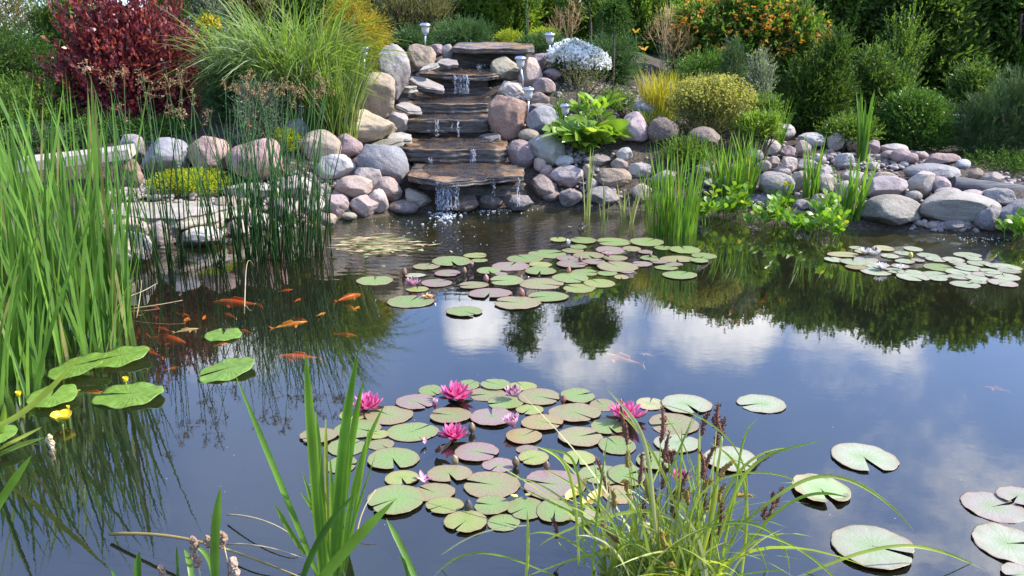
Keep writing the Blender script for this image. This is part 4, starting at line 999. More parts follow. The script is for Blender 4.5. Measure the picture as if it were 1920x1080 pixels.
for q, (px, py, lb) in enumerate([(1208, 95, 'single orange lily bloom above the yellow grass'), (1192, 62, 'single orange lily bloom in front of the leafy bush')]):
    Yv = 10.6; b = gpt(px - 3, Yv); root = empty('orange_lily', b, lb, 'flower'); h = np.array(on_Y(px, py, Yv)) - b; r = np.random.default_rng(173 + q)
    s = MB().add(*tube([(0, 0, 0), h * .5 + np.array([.02, 0, 0]), h], [.006, .005, .004], 5)); P = np.array([h * f for f in np.linspace(.1, .85, 22)]); s.add(*leaf_quads(P, nrm(r.normal(size=P.shape) + np.array([0, 0, .5])), .09, .014, r)); s.build('stem', L_MID, root)
    az = np.linspace(0, 6.28, 6, endpoint=False); V, F, C = blades(np.repeat(h[None], 6, 0), az, 1.0, .07, .03, .25, r, 6, 1.0, .6); MB().add(V, F).build('bloom', P_ORNG, root)
def big_tree(name, label, px, Y, boxes, mat, seed, n=1900, L=.075, W=.032, trunk=.06, **kw):
    boxes = [(b[0], b[1] * .5 if b[1] < -60 else b[1], *b[2:]) for b in boxes]
    plant(name, label, 'tree', px, Y, boxes, mat, n, .4, 14, L, W, seed, trunk=trunk, nstem=26, parts=('crown', 'trunk'), inner=.45, **kw)
big_tree('dark_tree', 'dense dark tree between the orange blossoms and the yew', 1610, 12.2, [(1500, -130, 1700, 110), (1540, 40, 1720, 260), (1480, -60, 1600, 90)], L_MID, 181, 2800)
big_tree('dark_tree', 'dark shrubby tree behind the round clipped box', 1740, 11.6, [(1640, -110, 1820, 90), (1660, 30, 1840, 240), (1700, -160, 1800, 0)], L_DARK, 182, 2800, depth=.7)
big_tree('dark_tree', 'tall leafy tree behind the pine with sunlit upper leaves', 1880, 11.8, [(1790, -170, 1960, 60), (1820, 0, 2020, 230), (1900, -120, 2080, 100)], L_MID, 183, 2800, L=.085, W=.038)
big_tree('dark_tree', 'bright leaved treetop above the dark shrubby tree', 1780, 12.8, [(1690, -150, 1860, 40), (1640, -90, 1740, 30)], L_GRN, 184, 1500)
big_tree('dark_tree', 'dark tree standing outside the pine at the garden end', 2120, 11.6, [(2000, -190, 2260, 160), (2050, 60, 2240, 280)], L_DARK, 185, 2200)
big_tree('dark_tree', 'deep green tree filling behind the orange flowered bush', 1470, 13.6, [(1380, -80, 1560, 90), (1290, -50, 1420, 60)], L_MID, 186, 1700)
big_tree('dark_tree', 'dark hedge like tree at the far left garden edge', -150, 12.5, [(-330, -60, -60, 160)], L_MID, 187, 1500)
plant('dark_shrub', 'dark understory shrub with thin bare twigs behind the box', 'shrub', 1655, 10.2, [(1600, 130, 1720, 250), (1590, 90, 1680, 200)], L_DARK, 900, .25, 12, .045, .02, 188)
plant('dark_shrub', 'shaded shrub filling the gap between the box and the pine', 'shrub', 1815, 10.2, [(1770, 120, 1870, 290)], L_DARK, 900, .25, 12, .05, .02, 189)
plant('grey_shoots_shrub', 'slender shrub with pale pointed shoots left of the dark tree', 'shrub', 1690, 11.0, [(1655, 30, 1735, 150)], L_MID, 260, .42, 20, .04, .018, 190, upb=1.6, ang=.8, inner=0)
YW = [(1532, 62, 1592, 150), (1510, 110, 1592, 215), (1464, 125, 1560, 262), (1490, 150, 1588, 262)]
plant('yew', 'upright irregular yew with lit right hand shoots', 'shrub', 1530, 9.7, YW, L_YEW, 2300, .27, 20, .032, .010, 191, upb=.8, ang=.7, depth=.8, hi=1.18, jit=.6, bare=True)
plant('clipped_box', 'round clipped box bush with small bright leaves', 'shrub', 1717, 9.3, [(1638, 176, 1795, 290), (1650, 172, 1770, 260)], L_BOX, 2600, .12, 12, .022, .013, 192, upb=.4, ang=.9, hi=1.02, lo=.75)
PN = [(1800, 175, 1900, 310), (1850, 140, 1980, 300), (1795, 210, 1860, 330), (1880, 200, 2020, 330)]
plant('mountain_pine', 'bushy mountain pine above the log', 'tree', 1885, 9.0, PN, L_PINE, 1100, .24, 30, .065, .0045, 193, upb=1.0, ang=.7, trunk=.03, parts=('crown', 'trunk'), hi=1.08)
plant('low_evergreen', 'low bright green juniper sprays behind the yellow mound', 'shrub', 1325, 9.9, [(1255, 105, 1400, 160), (1290, 112, 1370, 150)], L_BOX, 800, .24, 14, .03, .010, 194, upb=.2, ang=.5)
plant('dwarf_pine', 'small dwarf pine with upright candles behind the yellow mound', 'shrub', 1375, 9.5, [(1345, 90, 1400, 190), (1360, 75, 1390, 130)], L_PINE, 300, .18, 24, .045, .0045, 195, upb=1.4)
plant('silver_herb', 'pale silvery leaved herb left of the yew', 'plant', 1425, 9.2, [(1398, 110, 1448, 220), (1410, 100, 1440, 150)], L_GRY, 260, .25, 14, .03, .012, 196, upb=1.5, ang=1.0)
plant('fern_like_herb', 'low feathery green herb at the foot of the yew', 'plant', 1430, 8.9, [(1395, 180, 1470, 240)], L_MID, 300, .18, 12, .03, .012, 197)
# ---------------------------------------------------------------- mid planting round the cascade
WB = [(1030, 82, 1120, 135), (1060, 92, 1142, 150), (1040, 76, 1100, 120)]
r_, e_ = plant('white_flower_cushion', 'cushion densely covered in small white flowers', 'plant', 1085, 9.85, WB, L_JUN, 500, .12, 10, .03, .008, 201, upb=.6)
blossoms(r_, crown(gpt(1085, 9.85), WB, 9.85), 1500, .026, P_WHITE, 10, 5, 'white_blossom', zmin=-.2, lo=.9, hi=1.2, front=True)
plant('dry_herb', 'thin dry herb with pale seed heads under the white flowers', 'plant', 1085, 9.2, [(1055, 120, 1110, 190), (1080, 130, 1150, 180)], L_OLV, 160, .22, 10, .018, .008, 202, upb=1.4, inner=0)
grass('yellow_grass', 'bright yellow upright grass right of the thin bare stem', gpt(1236, 9.2), 300, .20, .55, .012, .28, .06, L_YGRS, 203)
grass('yellow_grass', 'short green yellow grass tuft under the bright yellow grass', gpt(1225, 9.0), 240, .28, .24, .009, .5, .15, L_MISC, 204)
grass('yellow_grass', 'small upright tuft beside the lower solar lamp', gpt(1046, 9.0), 34, .05, .34, .010, .2, .03, L_IRIS, 205)
SB = [(1252, 152, 1345, 235), (1310, 146, 1412, 250), (1270, 145, 1380, 220)]
r_, e_ = plant('yellow_mound', 'rounded grey green mound topped with dense yellow flowers', 'shrub', 1335, 8.75, SB, L_SANT, 1600, .14, 12, .022, .007, 206, upb=1.0)
blossoms(r_, crown(gpt(1335, 8.75), SB, 8.75), 2100, .016, leafmat('pale_yellow_petal', (.42, .42, .10), (.66, .58, .13), .35, .6, .2), 11, 4, 'yellow_blossom', zmin=-.25, lo=.85, hi=1.2)
plant('low_green_herb', 'low green herb between the yellow mound and the slender iris', 'plant', 1425, 8.5, [(1385, 215, 1465, 258)], L_GRN, 260, .14, 10, .035, .014, 214, upb=.8, bare=True)
plant('low_green_herb', 'low dark herb behind the two smooth mauve stones', 'plant', 1590, 9.1, [(1540, 222, 1650, 272)], L_MID, 420, .14, 10, .035, .013, 215, upb=.6, bare=True)
plant('low_green_herb', 'low herb in front of the dark brown boulder', 'plant', 1285, 8.25, [(1240, 262, 1340, 312)], L_MID, 320, .16, 10, .030, .010, 216, upb=1.0, bare=True)
plant('low_green_herb', 'low dark ground plant between the pine and the log', 'plant', 1870, 8.5, [(1800, 288, 1990, 330)], L_JUNB, 520, .14, 10, .03, .010, 217, upb=.4, bare=True)
plant('low_green_herb', 'thin low herb on the mulch below the pale bluish stone', 'plant', 1180, 9.0, [(1120, 170, 1190, 212)], L_MID, 160, .14, 9, .028, .010, 218, upb=.9, bare=True)
# lime hosta
HB = gpt(1100, 8.55)
HB[2] = zpy(284, 8.55); r = np.random.default_rng(207)
n = 210; az = r.uniform(0, 6.283, n); ll = r.uniform(.16, .50, n)
def broad(bases, az, lean, L, W, droop, r, segs=9):
    V, F, C = blades(bases, az, lean, L, W, droop, r, segs, 1.0, .5, .25)
    V = V.reshape(len(bases), segs, 2, 3); c = C[:, :, None]; t = np.linspace(0, 1, segs)
    prof = np.where(t < .42, .10, np.sin(np.clip((t - .36) / .64, 0, 1) * math.pi) ** .75 + .02)
    wv = np.linalg.norm(V[:, :, 0] - V[:, :, 1], axis=-1, keepdims=True)[..., None] + 1e-9
    V = c + (V - c) / wv * (W if np.isscalar(W) else np.asarray(W)[:, None, None, None]) * prof[None, :, None, None]
    return V.reshape(-1, 3), F
V, F = broad(np.stack([r.normal(size=n) * .04, r.normal(size=n) * .03, np.zeros(n)], -1), az, r.uniform(.15, .85, n), ll, .26 * ll + .015, r.uniform(.25, .75, n), r)
root = empty('lime_hosta', HB, 'lime green hosta with a mound of broad leaves', 'plant')
MB().add(V, F).build('leaves', L_HOST, root)
n = 60; V, F = broad(np.stack([.06 + r.normal(size=n) * .07, r.normal(size=n) * .05, .26 + r.random(n) * .18], -1), r.uniform(0, 6.3, n), r.uniform(.3, .9, n), r.uniform(.12, .22, n), .055, r.uniform(.1, .5, n), r)
MB().add(V, F).build('upper_leaves', L_HOST, root)
# lime cushions
r_, e_ = plant('lime_cushion', 'long lime yellow cushion plant in front of the bluish boulder', 'plant', 355, 7.35, [(280, 320, 400, 366), (320, 318, 432, 366)], L_SED, 1500, .05, 8, .014, .008, 211, lo=.8, upb=.5, nstem=6)
r_, e_ = plant('lime_cushion', 'small lime cushion plant above the dark pink boulder', 'plant', 532, 8.0, [(508, 243, 560, 270)], L_SED, 500, .05, 8, .014, .008, 212, lo=.8, nstem=5)
# iris fans along the far shore
def fan(label, px, py, n, top, W, spread, lean, mat, seed, droop=.05, azr=(0, 6.28), name='iris_fan', cat='iris'):
    p = on_ground(px, py); L = (zpy(top, p.y) - p.z)
    return grass(name, label, p, int(n * 1.35), spread, L * 1.12, W * 1.1, lean, droop, mat, seed, azr, cat, 9, 1.3, .45)
fan('tall dense iris clump standing in the water right of the squared rock', 1258, 438, 85, 262, .016, .20, .16, L_IRIS, 221)
fan('broad yellow green iris clump left of the speckled boulder', 1375, 372, 95, 262, .018, .20, .26, L_IRIS, 222)
fan('slender iris on the stones below the yew', 1452, 290, 22, 182, .020, .06, .24, L_IRIS, 223)
fan('tallest iris, a single stiff fan before the dark shrubs', 1615, 302, 15, 172, .026, .045, .10, L_IRIS, 224)
fan('iris with orange seed spikes between the grey boulders', 1520, 376, 26, 262, .016, .08, .2, L_IRIS, 225)
fan('bright iris fan at the left end of the olive boulder', 1590, 412, 34, 292, .022, .10, .30, L_IRIS, 226)
fan('fine grassy tuft below the right side of the yellow mound', 1392, 290, 60, 205, .008, .07, .22, L_MISC, 227, .06)
fan('short iris tuft half hidden at the edge of the mulch', 1330, 330, 30, 270, .012, .12, .3, L_IRIS, 228)
fan('pale striped iris leaves in front of the lilac boulder', 1100, 404, 9, 258, .018, .025, .12, L_STRP, 229)
fan('short yellow striped blades, left pair in the shallows', 1133, 416, 8, 318, .014, .03, .12, L_STRP, 230)
fan('short yellow striped blades, right pair in the shallows', 1176, 418, 16, 306, .014, .05, .2, L_STRP, 231)
fan('thin iris shoots behind the striped blades', 1215, 400, 12, 300, .012, .06, .15, L_IRIS, 232)
# round leaved marsh plants
def marsh(label, px, py, hw, hh, n, seed):
    p = on_z(px, py, .01); r = np.random.default_rng(seed); k = fwd(p) / FPX
    root = empty('marsh_plant', p, label, 'water plant'); s = MB(); lv = MB()
    for q in range(n):
        a = r.uniform(0, 6.28); rr_ = math.sqrt(r.random()); b = np.array([rr_ * math.cos(a) * hw * k, rr_ * math.sin(a) * hh * k * 3.4, -.05])
        h = r.uniform(.05, .11) + .17 * r.random() ** 2 * (1 + math.sin(b[0] * 9)); tpp = b + np.array([r.normal() * .03, r.normal() * .03, h + .05]); s.add(*tube([b, (b + tpp) / 2 + r.normal(size=3) * .008, tpp], .003, 4))
        m_ = 9; V, F = broad(np.repeat(tpp[None], m_, 0) - r.random((m_, 1)) * (tpp - b) * .4, r.uniform(0, 6.3, m_), r.uniform(.3, 1.1, m_), r.uniform(.055, .10, m_), .042, r.uniform(.0, .35, m_), r, 7); lv.add(V, F)
    lv.V += s.V; [lv.F.setdefault(k, []).extend(f + lv.n for f in v) for k, v in s.F.items()]; lv.build('foliage', L_BOG, root)
marsh('marsh plant with bright round leaves below the broad iris clump', 1375, 408, 34, 10, 20, 241)
marsh('marsh plant with bright round leaves at the flat mauve rock', 1462, 402, 30, 7, 15, 242)
marsh('largest spread of bright marsh leaves by the bright iris fan', 1525, 436, 72, 18, 46, 243)
marsh('marsh leaves at the left end of the largest spread', 1440, 426, 24, 8, 12, 244)
marsh('small marsh plant beside the tall dense iris clump', 1315, 416, 24, 7, 12, 245)
marsh('marsh plant alone in the water under the big dark rock', 1915, 452, 30, 12, 16, 246)
# ---------------------------------------------------------------- filler planting behind the tall grass
plant('leafy_bush', 'pale green bush far behind the arching grass', 'shrub', 480, 13.4, [(420, -30, 560, 80)], L_OLV, 1100, .35, 12, .07, .024, 301, upb=.9)
plant('leafy_bush', 'mid green bush far behind the golden conifer', 'shrub', 590, 13.4, [(530, -30, 660, 90)], L_MID, 1100, .35, 12, .07, .028, 302, upb=.9)
plant('leafy_bush', 'dull bush between the golden conifer and the willow shrub', 'shrub', 700, 14.0, [(650, -30, 760, 80)], L_MID, 900, .35, 12, .07, .026, 303, upb=.9)
# ---------------------------------------------------------------- solar lamps
M_STEEL = plain('brushed_steel', (.62, .62, .64), .28, 1.0, var=.06, scale=200)
m, t = newmat('frosted_plastic'); out(t, t.n('ShaderNodeMixShader', None, i0=.35, i1=t.n('ShaderNodeBsdfPrincipled', None, Base_Color=(.72, .72, .70), Roughness=.25), i2=t.n('ShaderNodeBsdfTranslucent', None, Color=(.8, .8, .78)))); M_FROST = m
M_CELL = plain('solar_cell', (.02, .03, .07), .15, 0.0, spec=.6)
def lamp(px, py_top, py_foot, Y, label, lean=0.0, wpx=21):
    tp = on_Y(px, py_top, Y); k = fwd(tp) / FPX; foot = on_Y(px + lean, py_foot, Y)
    h = tp.z - foot.z; s = wpx * k / .11
    root = empty('solar_lamp', foot, label, 'garden lamp', 'solar garden lamps')
    dx = tp.x - foot.x; hb = h - .105 * s
    MB().add(*tube([(0, 0, -.12), (dx * .5, 0, hb * .5), (dx, 0, hb + .006)], .0105, 10)).build('stake', M_STEEL, root)
    c = (dx, 0, hb)
    MB().add(*lathe(np.array([(.012, 0), (.030, .004), (.036, .03), (.042, .065), (.043, .072), (.02, .073)]) * s, 22, c)).build('lamp_glass', M_FROST, root)
    cp = MB().add(*lathe(np.array([(.03, .0725), (.052, .0715), (.056, .075), (.056, .084), (.050, .094), (.036, .103), (.012, .106)]) * s, 24, c)).build('lamp_cap', M_STEEL, root)
    pv = MB().add(*box((dx, 0, hb + .1065 * s), (.03 * s, .03 * s, .003))).build('solar_panel', M_CELL, root); pv.parent = cp
    MB().add(*lathe(np.array([(.011, -.016), (.016, -.012), (.016, .001), (.011, .002)]) * s, 14, c)).build('collar', M_STEEL, root)
lamp(797, 43, 90, 10.5, 'solar lamp standing against the blue green juniper', 0, 21)
lamp(1031, 61, 112, 10.6, 'solar lamp beside the white flowering cushion')
lamp(976, 105, 170, 9.55, 'upper solar lamp leaning among the boulders right of the cascade', 9, 22)
lamp(991, 163, 232, 8.95, 'lower solar lamp on a full stake right of the cascade', -1, 23)
lamp(1060, 194, 252, 8.85, 'solar lamp mostly hidden behind the lime hosta', 0, 21)
lamp(682, 86, 150, 9.2, 'solar lamp half buried in the tall yellow green grass', 0, 20)
lamp(566, 194, 236, 8.35, 'solar lamp low among the rush seed heads', 0, 22)
# ---------------------------------------------------------------- plank, log, house, planter
def woodmat(name, c1, c2, axis=(2.0, 30.0, 30.0), rough=.8):
    m, t = newmat(name); obj = t.n('ShaderNodeTexCoord').outputs['Object']
    v = t.vmath('MULTIPLY', obj, axis); a, b_ = t.noise(v, 1.6, 6, .65), t.noise(v, 6, 4, .7)
    c = t.mix(t.rng(a, .3, .7), c1, c2); c = t.mix(t.rng(b_, .58, .72, 0, .6), c, (.04, .032, .026))
    bp = t.n('ShaderNodeBump', None, Strength=.7, Distance=.006, Height=b_)
    out(t, t.n('ShaderNodeBsdfPrincipled', None, Base_Color=c, Roughness=rough, Normal=bp)); return m
M_PLANK = woodmat('weathered_wood', (.30, .26, .21), (.52, .47, .40))
M_LOG = woodmat('dark_log_wood', (.055, .055, .06), (.15, .145, .145))
a = on_Y(-40, 318, 6.9); e = on_Y(247, 284, 7.2); d = e - a
L = d.length; root = empty('plank_bridge', (a + e) / 2, 'weathered grey timber plank resting on a brown stone block', 'plank')
root.rotation_euler = (0, -math.asin(d.z / L), math.atan2(d.y, d.x))
r = np.random.default_rng(31)
for k in range(2):
    n = 40; xs_ = np.linspace(-L / 2, L / 2, n); prof = []
    yy, zz_ = (-.10 + k * .205), 0
    ring = np.array([(-.098, -.045), (.098, -.045), (.1, -.038), (.1, .036), (.094, .044), (-.094, .044), (-.1, .036), (-.1, -.038)])
    V = np.stack([np.column_stack([np.full(8, x + (r.normal() * .004 if 0 < q < n - 1 else 0)), ring[:, 0] + yy + .003 * math.sin(x * 5 + k), ring[:, 1] + .003 * math.sin(x * 7 + k * 3)]) for q, x in enumerate(xs_)]).reshape(-1, 3)
    i = np.arange(n - 1)[:, None] * 8 + np.arange(8)[None]; j = np.arange(n - 1)[:, None] * 8 + (np.arange(8)[None] + 1) % 8
    mk('board', V, [np.stack([i, j, j + 8, i + 8], -1).reshape(-1, 4), np.arange(8)[None], (np.arange(8) + (n - 1) * 8)[None, ::-1]], M_PLANK, root, smooth=False)
a = on_Y(1786, 345, 7.55); e = on_Y(2010, 378, 7.35); d = e - a; L = d.length
root = empty('log', a, 'dark weathered round log lying across the right pile', 'log')
n = 40; th = np.linspace(0, 6.2832, 20, endpoint=False); q = np.linspace(0, 1, n)
rad = .072 * (1 + .03 * np.sin(q[:, None] * 9 + th[None] * 2) + .02 * np.sin(q[:, None] * 31 + th * 3)) * (1 + .12 * q[:, None])
ax = np.array(d.normalized()); s1 = nrm(np.cross(ax, (0, 0, 1))); s2 = np.cross(s1, ax)
V = (ax[None, None] * (q * L)[:, None, None] + s1 * (rad * np.cos(th))[..., None] + s2 * (rad * np.sin(th))[..., None]).reshape(-1, 3)
i = np.arange(n - 1)[:, None] * 20 + np.arange(20)[None]; j = np.arange(n - 1)[:, None] * 20 + (np.arange(20)[None] + 1) % 20
mk('bark_surface', V, [np.stack([i, j, j + 20, i + 20], -1).reshape(-1, 4), (np.arange(20) + (n - 1) * 20)[None]], M_LOG, root)
V, F = lathe([(.068, 0), (.068, .004), (.05, .009), (.02, .011)], 20)
Vr = s1 * V[:, :1] + s2 * V[:, 1:2] - ax * V[:, 2:3]; mk('cut_end', Vr, F, woodmat('cut_wood', (.05, .045, .042), (.10, .09, .085), (30, 30, 30)), root, smooth=False)
# pale house glimpsed through the planting
M_REND = plain('pale_render', (.62, .55, .50), .9, var=.06, scale=8, bump=.2); M_TRIM = plain('house_trim', (.72, .70, .68), .6); M_ROOF = plain('roof_covering', (.20, .10, .075), .8, var=.3, scale=30, bump=.4)
m, t = newmat('window_glass'); out(t, t.n('ShaderNodeBsdfPrincipled', None, Base_Color=(.03, .035, .04), Roughness=.05)); M_GLASS = m
hb = np.array([7.4, 24.0, 1.2]); root = empty('house', hb, 'pale rendered house glimpsed above the orange flowered bush', 'house')
MB().add(*box((0, 2, 1.05), (7.0, 4, 2.9))).build('wall', M_REND, root, smooth=False)
w1 = MB().add(*box((-1.8, -.02, 1.2), (1.0, .06, 1.1))).build('window', M_TRIM, root, smooth=False); MB().add(*box((-1.8, -.055, 1.2), (.86, .02, .96))).build('pane', M_GLASS, w1, smooth=False)
V = np.array([(-3.9, -.5, 2.45), (3.9, -.5, 2.45), (3.9, 4.5, 2.45), (-3.9, 4.5, 2.45), (-3.9, 2, 3.5), (3.9, 2, 3.5), (-3.9, -.5, 2.52), (3.9, -.5, 2.52), (3.9, 4.5, 2.52), (-3.9, 4.5, 2.52), (-3.9, 2, 3.6), (3.9, 2, 3.6)])
mk('roof', V, [np.array([(6, 7, 11, 10), (9, 10, 11, 8), (0, 3, 2, 1), (0, 1, 7, 6), (3, 9, 8, 2)]), np.array([(0, 6, 10), (1, 11, 7), (0, 10, 9), (1, 8, 11), (0, 9, 3), (1, 2, 8)])], M_ROOF, root, smooth=False)
b = gpt(1797, 9.75); root = empty('planter', b, 'small white planter glimpsed between the round box and the pine', 'planter')
h = zpy(216, 9.75) - b[2]
MB().add(*lathe([(.075, -.05), (.085, h * .3), (.10, h - .05), (.10, h - .045)], 20)).build('pot', plain('white_glaze', (.62, .64, .68), .4), root)
MB().add(*lathe([(.10, h - .046), (.115, h - .04), (.115, h), (.095, h), (.09, h - .03), (.02, h - .032)], 20)).build('rim', plain('white_glaze_rim', (.66, .68, .70), .4), root)

# ---------------------------------------------------------------- reeds in the left water
def reed(label, px, py, n, hw, hh, L, W, lean, seed, droop=.02, mat=L_CAT, azr=(0, 6.28), name='reed', cat='reed', frac=1.0, lo=.55):
    p = on_z(px, py); r = np.random.default_rng(seed); k = fwd(p) / FPX
    a = r.uniform(0, 6.283, n); q = np.sqrt(r.random(n))
    B = np.stack([q * np.cos(a) * hw * k, q * np.sin(a) * hh, np.full(n, -.12)], -1)
    az = np.where(r.random(n) < .55, r.uniform(-.7, .7, n), math.pi + r.uniform(-.7, .7, n))
    lt = np.abs(r.normal(size=n)) * lean
    V, F, C = blades(B, az, np.minimum(lt, lean * 2.2), L * r.uniform(lo, 1.05, n), W * r.uniform(.7, 1.15, n), droop * r.uniform(0, 2, n), r, 10, 1.25, .42, .3)
    o = MB().add(V, F).build(name, mat); o.location = p
    return tag(o, label, cat)
reed('tall dense reed clump standing in the water before the plank', 130, 630, 190, 105, .45, 1.47, .023, .14, 401)
reed('shorter reed tuft in front of the pale wedge shaped rock', 205, 560, 18, 30, .25, .72, .018, .16, 402)
reed('near reed clump cut by the edge of the picture, lower than the tall one', -10, 735, 90, 70, .25, .95, .024, .20, 403)
reed('reeds farther back at the edge, behind the tall clump', -10, 540, 90, 110, .4, 1.25, .022, .12, 404)
reed('sparse reed shoots at the right foot of the tall clump', 205, 640, 26, 30, .15, .55, .014, .25, 405, lo=.3)
# thin dark rushes with brown seed heads
M_SEED = leafmat('rush_seed', (.20, .12, .06), (.36, .24, .13), .15, .8, .2)
def rushes(label, px, py, n, hw, hh, top, seed, heads, lean=.10, frac=.5):
    p = on_z(px, py); r = np.random.default_rng(seed); k = fwd(p) / FPX; h = zpy(top, p.y)
    root = empty('rush', p, label, 'rush'); s = MB(); tips = []
    for q in range(n):
        a = r.uniform(0, 6.28); rr_ = math.sqrt(r.random()); b = np.array([rr_ * math.cos(a) * hw * k, rr_ * math.sin(a) * hh, -.1])
        H = h * r.uniform(frac, 1.05); ln = r.normal() * lean + (b[0] / (hw * k)) * lean * .4; kx = r.normal() * .03
        tpp = np.array([b[0] + ln * H * 1.3, b[1] + r.normal() * .08, H]); m_ = b + (tpp - b) * .5 + np.array([-ln * H * .18 + kx * .3, 0, 0])
        s.add(*tube([b, m_, tpp], [.0042, .0038, .0016], 4)); tips.append((tpp, nrm(tpp - m_)))
    s.build('stems', L_RUSH, root)
    tips.sort(key=lambda x: -x[0][2])
    for tpp, d in tips[:heads]:
        b = MB(); c = tpp - d * r.uniform(.03, .12)
        for q in range(r.integers(4, 8)):
            e = c + nrm(r.normal(size=3) + d * .9) * r.uniform(.03, .085); b.add(*tube([c, (c + e) / 2 + np.array([0, 0, .008]), e], .0014, 3))
            P = np.repeat(e[None], 9, 0) + r.normal(size=(9, 3)) * .007; b.add(*leaf_quads(P, nrm(r.normal(size=(9, 3))), .016, .008, r))
        b.build('seed_head', M_SEED, root)
rushes('dense dark rush clump in front of the pale grey boulders', 525, 478, 105, 78, .30, 150, 411, 16, .13)
rushes('sparse dark rush clump before the flat layered stone', 330, 505, 26, 50, .20, 135, 412, 8, .07)
rushes('middle rush clump leaning both ways between the other two', 445, 496, 42, 62, .22, 165, 413, 10, .12)
rushes('thin scattered rushes standing nearest the tall reeds', 255, 520, 16, 45, .2, 130, 414, 4, .06)
rushes('few rush stems at the right edge beside the mauve waterline rock', 605, 462, 16, 22, .15, 250, 415, 0, .08)
# bent straw and dead leaves lying on the water
def straw(label, pts, w=.008, mat=STRAW, name='dead_reed', cat='dead reed'):
    P = [on_z(a, b_, c) for a, b_, c in pts]; b = MB(); n = len(P); tt = np.linspace(0, 1, n); s = np.linspace(0, 1, 16)
    q = np.polyfit(tt, np.array([tuple(x) for x in P]), min(3, n - 1)); C = np.array([np.polyval(q[:, k], s) for k in range(3)]).T
    c0 = C[0].copy(); b.add(*tube(C - c0, np.linspace(w * .5, w * .2, 16), 5)); o = b.build(name, mat); o.location = c0
    return tag(o, label, cat)
straw('pale bent stem dipping into the water among the koi', [(458, 588, -.02), (460, 530, .08), (464, 492, .16), (476, 500, .10)], .007)
straw('pale dead stem lying right of the tall reeds, upper one', [(206, 562, .03), (250, 553, .05), (293, 532, .08)], .010)
straw('pale dead stem lying right of the tall reeds, lower one', [(215, 582, .02), (280, 574, .05), (342, 563, .07)], .010)
straw('thin brown stem sticking up beside the lower dead stem', [(256, 596, -.01), (262, 560, .05), (266, 525, .1)], .006)
r = np.random.default_rng(421); b = MB()
for k in range(230):
    p = on_z(690 + r.normal() * 34, 458 + r.normal() * 9, .006 + r.random() * .012); d = nrm(np.array([1, .25 * r.normal() + .15, .03 * r.normal()])); b.add(*leaf_quads(np.array([tuple(p)]), d[None], np.array([r.uniform(.06, .24)]), np.array([r.uniform(.005, .014)]), r, .02, (0, 0, 1)))
for k in range(60):
    p = on_z(720 + r.normal() * 50, 465 + r.normal() * 10, .006); a = r.uniform(0, 3.14); d = np.array([math.cos(a), math.sin(a), 0]); b.add(*leaf_quads(np.array([tuple(p)]), d[None], np.array([r.uniform(.04, .09)]), np.array([.03]), r, .02, (0, 0, 1)))
tag(b.build('leaf_litter', leafmat('litter', (.30, .24, .13), (.50, .40, .24), .1, .7, .2, (.20, .28, .12), .75)), 'mat of dead blades floating before the dense rushes', kind='stuff')
# ---------------------------------------------------------------- lily pads
m, t = newmat('lily_pad'); oi = t.n('ShaderNodeObjectInfo'); base = oi.outputs['Color']
uvw = t.n('ShaderNodeTexCoord').outputs['Object']; sp = t.n('ShaderNodeSeparateXYZ', None, Vector=uvw)
rad = t.vmath('LENGTH', uvw, out=1); ang = t.math('ARCTAN2', sp.outputs[1], sp.outputs[0])
off = t.vmath('ADD', uvw, t.n('ShaderNodeCombineXYZ', None, X=t.math('MULTIPLY', oi.outputs['Random'], 40.0), Y=0.0, Z=0.0))
n1, n2 = t.noise(off, 2.2, 4, .6), t.noise(off, 14, 4, .65)
vein = t.math('ABSOLUTE', t.math('SINE', t.math('ADD', t.math('MULTIPLY', ang, 9.0), t.math('MULTIPLY', n1, 1.5))))
vm = t.math('MULTIPLY', t.rng(vein, .08, .0), t.rng(rad, 1.0, .3, .03, .26))
c = t.mix(t.rng(n1, .35, .65), t.mix(.35, base, (.16, .24, .06)), base)
c = t.mix(t.rng(t.math('ADD', rad, t.math('MULTIPLY', n1, .9)), .85, 1.5, 0, .35), c, (.25, .165, .10))
c = t.mix(t.rng(t.math('SUBTRACT', n1, rad), -.1, .35, 0, .45), c, (.17, .27, .07))
c = t.mix(t.rng(n2, .55, .72, 0, .45), c, t.mix(.5, base, (.34, .22, .11)))
n3 = t.noise(off, 30, 3, .6)
c = t.mix(t.rng(n3, .64, .72, 0, .7), c, (.13, .075, .035))
c = t.mix(t.rng(n2, .42, .30, 0, .30), c, (.42, .44, .22))
c = t.mix(t.rng(t.math('ADD', rad, t.math('MULTIPLY', n1, .10)), .96, 1.05, 0, .45), c, (.24, .11, .07))
c = t.mix(vm, c, t.mix(.4, base, (.52, .50, .30)))
bp = t.n('ShaderNodeBump', None, Strength=.35, Distance=.006, Height=t.math('ADD', t.math('MULTIPLY', vein, .25), n2))
p = t.n('ShaderNodeBsdfPrincipled', None, Base_Color=c, Roughness=t.rng(n2, .3, .7, .22, .42), Normal=bp); t.set(p, 'Specular IOR Level', .42)
back = t.n('ShaderNodeBsdfPrincipled', None, Base_Color=(.27, .24, .13), Roughness=.4)
out(t, t.n('ShaderNodeMixShader', None, i0=t.n('ShaderNodeNewGeometry').outputs['Backfacing'], i1=p, i2=back)); M_PAD = m
